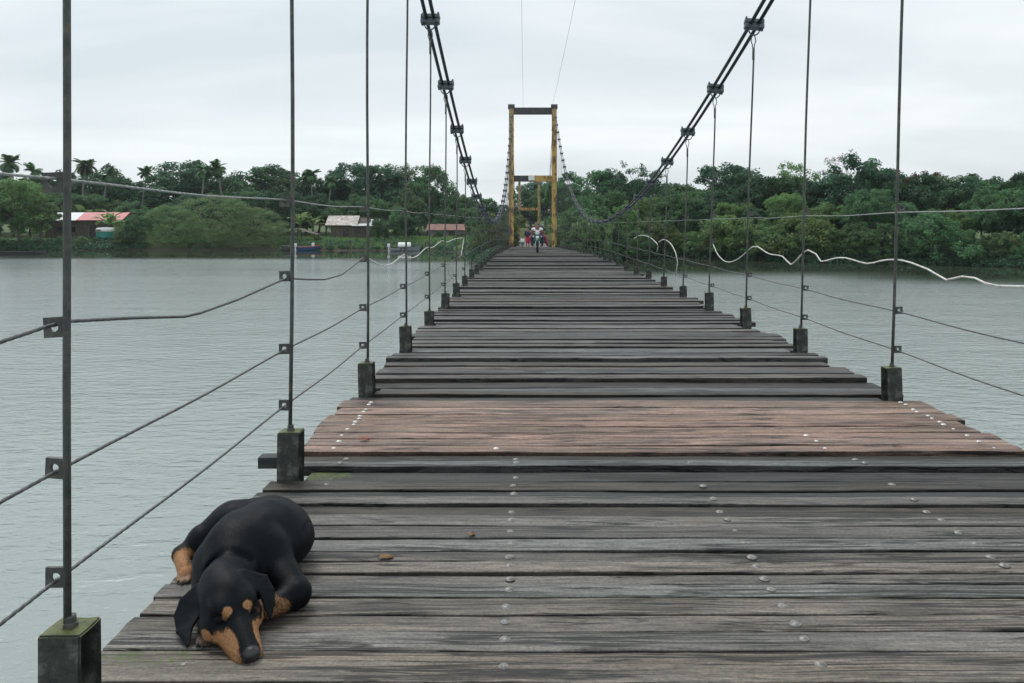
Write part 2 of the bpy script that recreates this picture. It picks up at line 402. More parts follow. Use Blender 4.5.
# ------------------------------------------------------------------ deck planks
def plank_rows():
    rows = []
    y = -4.0
    rr = random.Random(5)
    while y < 2.16:
        w = rr.uniform(.11, .17); rows.append([y, min(y+w, 2.29)]); y += w
    rows[-1][1] = 2.29
    near = [2.29, 2.46, 2.58, 2.69, 2.81, 2.92, 3.01, 3.11, 3.21, 3.33, 3.47, 3.60, 3.74, 3.85, 3.95, 4.09, 4.28, 4.42, 4.57]
    red = [4.57, 4.70, 4.84, 4.98, 5.13, 5.28, 5.46, 5.65, 5.87]
    out = []
    for a, b in rows: out.append((a, b, 'grey', .12, 0, .012))
    toneN = [.118, .125, .115, .128, .118, .112, .135, .092, .130, .088, .120, .040, .115, .035, .045, .034, .105, .042]
    gapN = [.009, .005, .008, .006, .010, .016, .008, .012, .006, .014, .008, .020, .010, .012, .012, .040, .046, .016]
    dzN = [.0, .002, -.002, .0, .002, -.002, .002, -.002, .002, .0, .002, -.010, .004, -.010, -.004, -.016, .010, -.014]
    for i in range(len(near)-1): out.append((near[i], near[i+1], 'grey', toneN[i], dzN[i], gapN[i]))
    for i in range(len(red)-1): out.append((red[i], red[i+1], 'red', rr.uniform(.85, 1.2), .010+rr.uniform(-.004, .004), rr.choice([.005, .008, .012])))
    y = 5.87; walk = 0.0
    while y < 75:
        w = rr.uniform(.12, .24) if y < 40 else rr.uniform(.16, .26)
        tone = rr.choice([.035, .045, .06, .075, .09, .12]) * (1.0 if y < 12 else 1.1)
        walk = .55*walk + rr.uniform(-.016, .02)
        dz = walk + (rr.choice([.03, .04]) if rr.random() < .16 else 0)
        if 7.25 < y < 7.5: dz = -.05
        if 7.5 <= y < 7.75: dz = .035
        gap = rr.choice([.008, .014, .02, .035])
        out.append((y, y+w, 'grey', tone, dz, gap)); y += w
    while y < 163:
        w = .5; out.append((y, y+w, 'grey', rr.uniform(.08, .14), 0, .015)); y += w
    return out

class PlankMesh:
    def __init__(s): s.v, s.f, s.c = [], [], []
    def plank(s, xl, xr, y0, y1, z, th, col, nseg, seed):
        base = len(s.v); e = min(.0045, (y1-y0)*.06)
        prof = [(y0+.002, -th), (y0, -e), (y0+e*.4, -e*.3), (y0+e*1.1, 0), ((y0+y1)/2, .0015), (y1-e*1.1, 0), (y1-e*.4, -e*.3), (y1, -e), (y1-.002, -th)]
        n = len(prof)
        for i in range(nseg+1):
            u = i/nseg; x = xl + (xr-xl)*u
            wz = noise.noise((x*.55, seed*3.7, 0))*.008 + noise.noise((x*2.6, seed*1.3, 5))*.0022
            wy = noise.noise((x*.7, seed*2.1, 9))*.006
            w0 = noise.noise((x*3.1, seed*5.1, 3))*.0045; w1 = noise.noise((x*3.1, seed*7.7, 6))*.0045
            chip0 = max(0, noise.noise((x*2.2, seed*9.3, 2))-.35)*.03
            for k, (py, pz) in enumerate(prof):
                yy = py + wy + (w0+chip0 if k < 4 else (w1 if k > 4 else 0))
                zz = z + pz + wz - (chip0*.3 if 1 <= k <= 2 else 0)
                xx = x
                if i == 0: xx += noise.noise((py*30, seed, 1))*.012
                if i == nseg: xx += noise.noise((py*30, seed, 4))*.012
                yy += noise.noise((x*13, seed*3.3, k*.0+(0 if k < 4 else 7)))*.0028*(k not in (4,))
                s.v.append((xx, yy, zz)); q = .42 if k in (0, 1, 7, 8) else 1.0; s.c.append((col[0]*q, col[1]*q, col[2]*q, col[3]))  # plank sides tinted darker: gap shade painted in along with wet grime
        for i in range(nseg):
            for k in range(n-1):
                a = base+i*n+k
                s.f.append((a, a+n, a+n+1, a+1))
        s.f.append(tuple(base+k for k in range(n))); s.f.append(tuple(base+nseg*n+k for k in range(n))[::-1])
    def build(s, name, mat, parent):
        me = bpy.data.meshes.new(name); me.from_pydata(s.v, [], s.f); me.update()
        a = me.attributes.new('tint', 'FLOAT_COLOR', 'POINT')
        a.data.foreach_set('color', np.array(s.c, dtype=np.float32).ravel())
        return link(name, me, mat, parent)

def near_post(y0, y1, posts, half=.075):
    return any(y0 < p+half and y1 > p-.02 for p in posts)

deck_main, deck_red = PlankMesh(), PlankMesh()
plank_tops = []
rr = random.Random(21)
for i, (y0, y1, kind, tone, dz, gap) in enumerate(plank_rows()):
    ym = (y0+y1)/2
    xl = Lx(ym) - .095 + (rr.uniform(-.012, .012) if ym < 4.6 else rr.uniform(-.035, .03)); xr = Rx(ym) + .14 + rr.uniform(-.05, .05)
    if ym > 6: xl += rr.uniform(-.03, .03); xr += rr.uniform(-.07, .05)
    if near_post(y0, y1, LEFT_POSTS): xl = Lx(ym) + .073
    if near_post(y0, y1, RIGHT_POSTS): xr = Rx(ym) - .073
    if 71.2 < ym < 74.8: xl, xr = -1.42, 1.92
    if ym >= 74.8: xl, xr = Lx(ym)+.35, Rx(ym)-.35
    z = deckh(ym) + dz
    if kind == 'red':
        q = tone; col = (.225*q*rr.uniform(.94, 1.05), .152*q, .116*q*rr.uniform(.95, 1.05), rr.random())
    else:
        w = rr.choice([-.02, 0, .04, .10, .16, .24])
        col = (tone*(1.0+w*.55), tone*1.01, tone*(.985-w*.55), rr.random())
    seg = 120 if ym < 6.5 else 50 if ym < 12 else (22 if ym < 25 else (8 if ym < 75 else 2))
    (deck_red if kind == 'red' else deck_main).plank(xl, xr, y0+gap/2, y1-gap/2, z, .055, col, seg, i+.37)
    plank_tops.append((y0, y1, z))
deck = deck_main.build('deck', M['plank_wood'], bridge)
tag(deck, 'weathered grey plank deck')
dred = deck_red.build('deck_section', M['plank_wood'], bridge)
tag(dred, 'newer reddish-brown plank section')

def ztop(y):
    for a, b, z in plank_tops:
        if a <= y < b: return z
    return deckh(y)

# beams under the deck
for xs in (-1.03, -.08, .87, 1.82):
    sm = MB(); ys = np.arange(-4, 72, 1.0)
    sv = [q for y in ys for q in ((xs-.06, y, deckh(y)-.10), (xs+.06, y, deckh(y)-.10), (xs+.06, y, deckh(y)-.28), (xs-.06, y, deckh(y)-.28))]
    sm.add(sv, [(4*i+k, 4*i+(k+1) % 4, 4*i+4+(k+1) % 4, 4*i+4+k) for i in range(len(ys)-1) for k in range(4)])
    sm.build('stringer', M['beam'], bridge)
for p in LEFT_POSTS:
    MB().box(((Lx(p)+Rx(p))/2, p-.06, deckh(p)-.36), (Rx(p)-Lx(p)+.3, .12, .14), bev=.008).build('cross_beam', M['beam'], bridge)

# bolts: sub-parts of the deck
def bolt_mesh():
    m = MB(); m.lathe([(.0225, -.002), (.0225, .0015), (.018, .0022), (.0165, .0055), (.012, .0078), (.006, .0088), (.0, .009)], n=14)
    me = m.mesh('bolt'); me.polygons.foreach_set('use_smooth', [True]*len(me.polygons)); me.materials.append(M['bolt']); return me
BM = bolt_mesh()
BN = BM.copy(); BN.name = 'bolt_new'; BN.materials[0] = M['bolt_new']
rr = random.Random(3)
nb = 0
bolt_proto = None
far_bolts = MB()
def put_bolt(x, y, z, parent):
    global bolt_proto
    o = bpy.data.objects.new('bolt', BN if parent is dred else BM); COL.objects.link(o); o.parent = parent
    o.location = (x, y, z); o.rotation_euler = (rr.uniform(-.05, .05), rr.uniform(-.05, .05), rr.uniform(0, 6))
    s = rr.uniform(.8, 1.0)*(.78 if parent is dred else .92); o.scale = (s, s, s)

for i, (a, b, z) in enumerate(plank_tops):
    y = (a+b)/2
    if not (2.1 < y < 4.57): continue
    for c, xs in enumerate((-1.03, -.08, .87, 1.82)):
        if c == 0 and 2.52 < y < 3.45: continue          # the dog lies there
        if 3.75 < y and rr.random() < .35: continue
        if c in (0, 3) and rr.random() < .2: continue
        put_bolt(xs + rr.uniform(-.006, .006), y + rr.uniform(-.012, .012), z + .001, deck); nb += 1
for i, (a, b, z) in enumerate(plank_tops):
    y = (a+b)/2
    if not (4.57 < y < 5.87): continue
    for c, xs in enumerate((-1.145, 2.68, -.19 if y < 4.7 else 99, 1.7 if y < 5.0 else 99)):
        if xs > 50: continue
        for q in ((-.035, .035) if c < 2 and (b-a) > .15 else (0,)):
            put_bolt(xs + rr.uniform(-.012, .012), y + q, z + .001, dred)

# ------------------------------------------------------------------ hangers, posts, lugs
def lug_mesh():
    """square plate with a round hole, plate in the x-z plane"""
    n = 16; ro = .027; ri = .0125; th = .005
    v, f = [], []
    for sy in (-th, th):
        for k in range(n):
            a = 2*math.pi*k/n
            c, s_ = math.cos(a), math.sin(a); m = ro/max(abs(c), abs(s_))
            v.append((c*m, sy, s_*m))
        for k in range(n):
            a = 2*math.pi*k/n
            v.append((math.cos(a)*ri, sy, math.sin(a)*ri))
    for k in range(n):
        k2 = (k+1) % n
        f += [(k, k2, n+k2, n+k), (2*n+k, 3*n+k, 3*n+k2, 2*n+k2), (k, 2*n+k, 2*n+k2, k2), (n+k, n+k2, 3*n+k2, 3*n+k)]
    me = bpy.data.meshes.new('lug'); me.from_pydata(v, [], f); me.materials.append(M['rod']); return me
LUG = lug_mesh()
RAIL_H = (1.425, 1.04, .665, .375)      # rail heights above the deck

def block_mesh(side):
    """short mossy upright, a steel channel closed at the top, hollow on the side facing the deck"""
    w, d, h = .056, .054, .44
    bm = bmesh.new(); bmesh.ops.create_cube(bm, size=1.0)
    for v in bm.verts: v.co = Vector((v.co.x*2*w, v.co.y*2*d, v.co.z*h))
    f = [f for f in bm.faces if f.normal.x*side < -.9][0]
    r = bmesh.ops.inset_individual(bm, faces=[f], thickness=.014)
    for v in f.verts: v.co.x += side*.05
    bmesh.ops.bevel(bm, geom=[e for e in bm.edges if e.calc_face_angle(0) > .5], offset=.005, segments=2, affect='EDGES')
    bmesh.ops.subdivide_edges(bm, edges=[e for e in bm.edges if e.calc_length() > .06], cuts=2, use_grid_fill=True)
    for v in bm.verts:
        q = noise.noise_vector(v.co*22)*.003; v.co += q
    me = bpy.data.meshes.new('post'); bm.to_mesh(me); bm.free(); me.materials.append(M['block']); return me
POST = {-1: block_mesh(-1), 1: block_mesh(1)}

def nut_mesh():
    m = MB(); m.lathe([(.021, 0), (.021, .014), (.016, .016), (.016, .03), (.013, .034)], n=6)
    me = m.mesh('nut'); me.materials.append(M['rod']); return me
NUT = nut_mesh()

def clamp_meshes():
    m = MB()
    m.box((0, 0, .032), (.24, .10, .058), bev=.014)
    m.box((0, 0, -.032), (.24, .10, .058), bev=.014)
    for sx in (-1, 1):
        m.lathe([(.012, -.085), (.012, .10)], (sx*.095, 0, 0), 6)
        m.lathe([(.02, .058), (.02, .078)], (sx*.095, 0, 0), 6)
        m.lathe([(.02, -.078), (.02, -.058)], (sx*.095, 0, 0), 6)
    pts = [(.07*math.cos(a)+.0, 0, -.06-.085*abs(math.sin(a))) for a in np.linspace(0, math.pi, 11)]
    m.tube(pts, .009, 6)
    me = m.mesh('clamp'); me.materials.append(M['clamp']); return me
CLAMP = clamp_meshes()

main_cables = {}
for side, fx in ((-1, Lx), (1, Rx)):
    m = MB()
    for off in (-.048, .048):
        ys = list(np.arange(-13, 73.01, .5)) + list(np.arange(73.5, 161.1, 1.0))
        m.tube([(cablex(y, side)+off, y, cableh(y, side)) for y in ys], .0235, 8)
    main_cables[side] = m.build('main_cable', M['cable'], bridge, smooth=True)

rr = random.Random(9)
for side, fx, posts in ((-1, Lx, LEFT_POSTS), (1, Rx, RIGHT_POSTS)):
    for i, y in enumerate(posts):
        x = fx(y); dz = deckh(y); top = cableh(y, side)
        lean = (cablex(y, side)-x)/max(.5, top-dz) if not (side < 0 and i == 0) else -.008
        # upright under the hanger
        o = bpy.data.objects.new('post', POST[side]); COL.objects.link(o); o.parent = bridge
        hb = .245 + (rr.uniform(-.05, .03) if i > 2 else 0)
        o.location = (x, y, dz + hb - .22); o.rotation_euler = (0, rr.uniform(-.03, .03), rr.uniform(-.06, .06))
        # rod
        hg = empty('rod_base_tmp') if False else None
        m = MB()
        ct = top - .30 if top - dz > 1.2 else top - .16
        tx = x + lean*(ct-dz)
        zz = np.linspace(dz+hb-.02, ct, 10)
        rad = .0102 if side < 0 else .0115
        m.tube([(x+(tx-x)*((z-zz[0])/(zz[-1]-zz[0]+1e-6)) + .006*math.sin(z*1.7+i), y + .006*math.sin(z*1.3+i*2), z) for z in zz], rad, 8)
        # teardrop eye up to the clamp
        if top - dz > 1.2:
            ey = []
            for a in np.linspace(-math.pi/2, 1.5*math.pi, 17):
                ey.append((tx + .028*math.cos(a)*(1.0 if math.sin(a) > -.2 else .55), y, ct + .085 + .085*math.sin(a)))
            m.tube(ey, .0065, 6, cap=False)
            m.tube([(tx, y, ct-.14), (tx, y, ct+.01)], rad*1.35, 8)
        h = m.build('hanger', M['rod'], bridge, smooth=True)
        nn = bpy.data.objects.new('nut', NUT); COL.objects.link(nn); nn.parent = h; nn.location = (x, y, dz+hb-.004)
        for k, rh in enumerate(RAIL_H):
            if dz + rh > ct - .05: continue
            if side > 0 and k == 1 and i < 5: continue      # that rail has come away on this side
            l_ = bpy.data.objects.new('lug', LUG); COL.objects.link(l_); l_.parent = h
            l_.location = (x + lean*rh + side*.034, y, dz + rh); l_.rotation_euler = (0, rr.uniform(-.06, .06), rr.uniform(-.15, .15))
        c = bpy.data.objects.new('clamp', CLAMP); COL.objects.link(c); c.parent = main_cables[side]
        sl = math.atan(.00573*2*(y-30)); c.location = (cablex(y, side), y, top); c.rotation_euler = (sl, rr.uniform(-.08, .08), rr.uniform(-.1, .1))
# hangers of the far side span, beyond the first tower
for side, fx in ((-1, Lx), (1, Rx)):
    for y in np.arange(77, 158, 6.0):
        top = cableh(y)
        if top - deckh(y) < .4: continue
        MB().tube([(fx(y), y, deckh(y)-.1), (fx(y), y, top)], .014, 6).build('hanger', M['rod'], bridge)
for y in np.arange(76, 160, 4):
    MB().box(((Lx(y)+Rx(y))/2, y, deckh(y)-.14), (Rx(y)-Lx(y)+.2, .14, .16)).build('cross_beam', M['beam'], bridge)

# timber end poking out beside the second upright on the left
p2 = LEFT_POSTS[1]
m = MB(); m.box((Lx(p2)-.105, p2+.02, deckh(p2)+.08), (.12, .08, .06), bev=.008)
tag(m.build('beam_end', M['beam'], bridge), 'black timber stub sticking out over the water')

# ------------------------------------------------------------------ railing wires
def rail(name, pts, r, mat, tw=True):
    P = smooth_path(pts, .25)
    if tw:
        near = [p for p in P if p.y < 7]
        if len(near) > 3:
            fine = []
            for a, b in zip(near[:-1], near[1:]):
                n = max(1, int((b-a).length/.008))
                fine += [a.lerp(b, k/n) for k in range(n)]
            rest = [p for p in P if p.y >= 7]
            m = MB(); m.tube(fine+[near[-1]], r, 9, twist=60.0, tw_amp=.16)
            if rest: m.tube([near[-1]]+rest, r, 6)
            return m.build(name, mat, bridge, smooth=True)
    return MB().tube(P, r, 6).build(name, mat, bridge, smooth=True)
def lugpt(side, y, k, dz=0.0):
    fx = Lx if side < 0 else Rx
    return (fx(y)+side*.036, y, deckh(y)+RAIL_H[k]+dz)
for side, posts in ((-1, LEFT_POSTS), (1, RIGHT_POSTS)):
    for k in (0, 2, 3):
        pts = [lugpt(side, -1.5, k, .02 if (k == 0 and side < 0) else 0)]
        for a, b in zip([-.2]+posts[:-1], posts):
            dr = (lambda q: -.0045*min(q, 22) if (k == 0 and side > 0) else 0.0)
            up = .018 if (k == 0 and side < 0) else 0.0
            pts.append(lugpt(side, (a+b)/2, k, -.012-.01*rr.random()+dr((a+b)/2)+up))
            pts.append(lugpt(side, b, k, -.008+dr(b)+up))
            if b > 60: break
        rail('rail_wire', pts, .0037 if k == 0 else .0048, M['wire_pale'] if k == 0 else M['wire_dark'])
# slack second rail on the left
XL = -1.262
w2 = [(XL, .4, CAMZ-.36), (XL, 1.2, CAMZ-.33), at(0, 342, XL), at(45, 327, XL), at(72, 321, XL), at(130, 318, XL), at(185, 316.5, XL), at(200, 313, XL), at(238, 299.5, XL), at(282, 280, XL),
      at(292, 278.6, XL-.01), at(325, 279.5, XL-.01), at(342, 274.5, XL-.01), at(363.5, 257, XL-.01)]
rail('rail_wire', w2, .0053, M['wire_dark'])

def rope(name, groups, X, r, label):
    m = MB()
    for g_ in groups:
        pts = [at(px, py, (X(px) if callable(X) else X)) for px, py in g_]
        m.tube(smooth_path(pts, .12), r, 7)
    o = m.build(name, M['rope'], None, smooth=True)
    return tag(o, label, 'rope')
rope('loose_rope', [[(363.5, 257), (368.5, 258.4), (380, 265), (391, 264), (404, 254.5), (409, 258), (417, 256), (426.5, 247.7), (433, 247.2), (441.5, 241), (447, 242), (455, 239), (463.6, 238.5), (462.8, 246), (461, 256)]],
     -1.30, .0058, 'thin white rope looped slackly along the left hanger rods')
rope('hanging_rope', [[(446, 263), (448, 266), (449, 274), (454, 280)]], -1.33, .007, 'short pale rope end dangling from the left railing near the crest')
rope('loose_rope', [[(1060, 288), (1024, 286.5), (998.7, 286), (985, 283), (975, 278), (962, 276.5), (946.5, 280), (936, 274), (927.5, 269), (912, 263), (896, 259.5), (880, 261), (867, 263.6), (846, 258), (834, 258.5), (821, 261.5), (816, 254), (808, 250), (800, 256), (791, 264.5), (782.5, 256.4), (768.6, 253.6), (757.4, 246.5), (752, 247), (738, 259), (727, 262), (718.5, 255.5), (713, 244)]],
     2.73, .0066, 'long white rope sagging in waves along the right hanger rods')
rope('hanging_rope', [[(675.4, 276), (677.5, 262), (676, 254), (671, 244), (664, 239.5), (659, 242)]], 2.74, .0085, 'white rope hooked over right railing and hanging down straight')
rope('hanging_rope', [[(657, 251.5), (658, 246), (654.5, 241), (648, 236.5), (640, 235.5), (634, 238.5)]], 2.74, .0085, 'arched white rope on right railing nearest the middle of the span')

# ------------------------------------------------------------------ towers
def tower(y, xl, xr, top, foot, crossz, sign):
    for x in (xl, xr):
        m = MB(); m.box((x, y, (top+foot)/2), (.44, .44, top-foot), bev=.03)
        for z in np.arange(foot+2.2, top-.3, 2.4):
            m.box((x, y, z), (.49, .49, .09), bev=.01)
        leg = m.build('tower_leg', M['yellow'], bridge)
        s_ = MB(); s_.lathe([(.24, -.3), (.24, .3)], (x, y, top+.12), 16, Euler((0, R(90), 0)))
        s_.box((x, y, top-.02), (.52, .6, .14), bev=.02)
        s_.build('saddle', M['dark_paint'], leg)
        p = MB(); p.box((x, y, foot-.6), (.9, .9, 2.4), bev=.05)
        p.build('footing', M['wall_grey'], leg)
    b = MB(); b.box(((xl+xr)/2, y, top-.28), (xr-xl-.44-.004, .36, .62), bev=.02); b.build('top_beam', M['dark_paint'], bridge)
    mid = (xl+xr)/2
    b = MB(); b.box((mid, y, crossz), (xr-xl-.44-.004, .34, .56), bev=.02)
    cb = b.build('cross_beam', M['yellow'], bridge)
    if sign:
        b = MB(); b.box((xl+.22+.72, y-.186, crossz), (1.4, .03, .52)); tag(b.build('patch_plate', M['dark_paint'], cb), 'dark plate on the left half')
        b = MB(); b.box((mid-.12, y-.23, crossz+.06), (.56, .04, .46), bev=.01); tag(b.build('sign_plate', M['white_paint'], cb), 'blank white sign plate')
tower(TOWER1, -1.70, 2.21, 14.4, .6, 4+44.5*73/800-.1, True)
tower(TOWER2, -2.14, 1.77, 12.8, -.2, 4+13*161/800, False)
# overhead power lines slung from the tower towards the near tower behind
for a, b in (((-.62, 73, 14.4), (-.06, -13, 14.9)), ((2.0, 73, 14.4), (2.15, -13, 14.9))):
    A, B = Vector(a), Vector(b)
    pts = [A.lerp(B, t) - Vector((0, 0, .5*4*t*(1-t))) for t in np.linspace(0, 1, 30)]
    MB().tube(pts, .007, 5).build('overhead_wire', M['wire_dark'], bridge)

# ------------------------------------------------------------------ SDF bodies (dog, people)
def sd_rc(P, a, b, r1, r2):
    a = np.array(a, np.float32); b = np.array(b, np.float32)
    ba = b-a; l2 = float(ba@ba); pa = P-a
    h = np.clip((pa@ba)/max(l2, 1e-9), 0, 1)
    d = pa - h[..., None]*ba
    return np.sqrt((d*d).sum(-1)) - (r1+(r2-r1)*h)
def sd_el(P, c, r, rot=None):
    q = P-np.array(c, np.float32)
    if rot is not None: q = q@np.array(rot.to_matrix(), np.float32)
    r = np.array(r, np.float32)
    k0 = np.sqrt(((q/r)**2).sum(-1)); k1 = np.sqrt(((q/(r*r))**2).sum(-1))
    return k0*(k0-1)/np.maximum(k1, 1e-6)
def sd_tri(P, a, b, c, th):
    a, b, c = (np.array(x, np.float32) for x in (a, b, c))
    ba, cb, ac = b-a, c-b, a-c; pa, pb, pc = P-a, P-b, P-c
    nor = np.cross(ba, ac)
    def edge(e, p):
        t = np.clip((p@e)/float(e@e), 0, 1)[..., None]; q = e*t-p; return (q*q).sum(-1)
    s = (np.sign(pa@np.cross(ba, nor)) + np.sign(pb@np.cross(cb, nor)) + np.sign(pc@np.cross(ac, nor)))
    d2 = np.where(s < 2.0, np.minimum(np.minimum(edge(ba, pa), edge(cb, pb)), edge(ac, pc)), (pa@nor)**2/float(nor@nor))
    return np.sqrt(d2)-th
def smin(a, b, k):
    h = np.maximum(k-np.abs(a-b), 0)/k
    return np.minimum(a, b)-h*h*k*.25
def sdf_mesh(name, prims, lo, hi, vox):
    """prims: (kind, args, k): smooth union; negative k = carve"""
    lo = np.array(lo, np.float32); hi = np.array(hi, np.float32)
    n = np.ceil((hi-lo)/vox).astype(int)+1
    ax = [lo[i]+vox*np.arange(n[i], dtype=np.float32) for i in range(3)]
    P = np.stack(np.meshgrid(*ax, indexing='ij'), -1)
    D = np.full(P.shape[:3], .5, np.float32)
    for kind, args, k in prims:
        # evaluate only near the primitive
        pts = [np.array(q, np.float32) for q in args if isinstance(q, (tuple, list)) and len(q) == 3]
        if kind == 'el': c = pts[0]; e = max(args[1]); b0, b1 = c-e, c+e
        else:
            rmax = max([q for q in args if isinstance(q, (int, float))]+[0.0])
            b0 = np.min(pts, 0)-rmax; b1 = np.max(pts, 0)+rmax
        pad = abs(k)+vox*4
        i0 = np.maximum(0, np.floor((b0-pad-lo)/vox).astype(int)); i1 = np.minimum(n, np.ceil((b1+pad-lo)/vox).astype(int)+1)
        if (i1 <= i0).any(): continue
        sl = tuple(slice(i0[j], i1[j]) for j in range(3))
        f = {'rc': sd_rc, 'el': sd_el, 'tri': sd_tri}[kind]
        d = f(P[sl], *args)
        if k < 0: D[sl] = -smin(-D[sl], d, -k)
        else: D[sl] = smin(D[sl], d, max(k, 1e-4))
    D = np.minimum(D, .5)
    g = vdb.FloatGrid(.5); g.copyFromArray(np.ascontiguousarray(D))
    pts, tris, quads = g.convertToPolygons(isovalue=0.0, adaptivity=0.0)
    pts = np.array(pts)*vox+lo
    me = bpy.data.meshes.new(name)
    me.from_pydata(pts.tolist(), [], [tuple(int(i) for i in q) for q in quads]+[tuple(int(i) for i in q) for q in tris])
    me.update()
    bm = bmesh.new(); bm.from_mesh(me)
    # keep the largest island only
    bm.verts.ensure_lookup_table(); seen = set(); best = None
    for v in bm.verts:
        if v.index in seen: continue
        st_, isl = [v], {v.index}
        while st_:
            w = st_.pop()
            for e in w.link_edges:
                o = e.other_vert(w)
                if o.index not in isl: isl.add(o.index); st_.append(o)
        seen |= isl
        if best is None or len(isl) > len(best): best = isl
    bmesh.ops.delete(bm, geom=[v for v in bm.verts if v.index not in best], context='VERTS')
    for _ in range(2): bmesh.ops.smooth_vert(bm, verts=bm.verts, factor=.5, use_axis_x=True, use_axis_y=True, use_axis_z=True)
    bmesh.ops.recalc_face_normals(bm, faces=bm.faces)
    bm.to_mesh(me); bm.free()
    me.polygons.foreach_set('use_smooth', [True]*len(me.polygons))
    return me
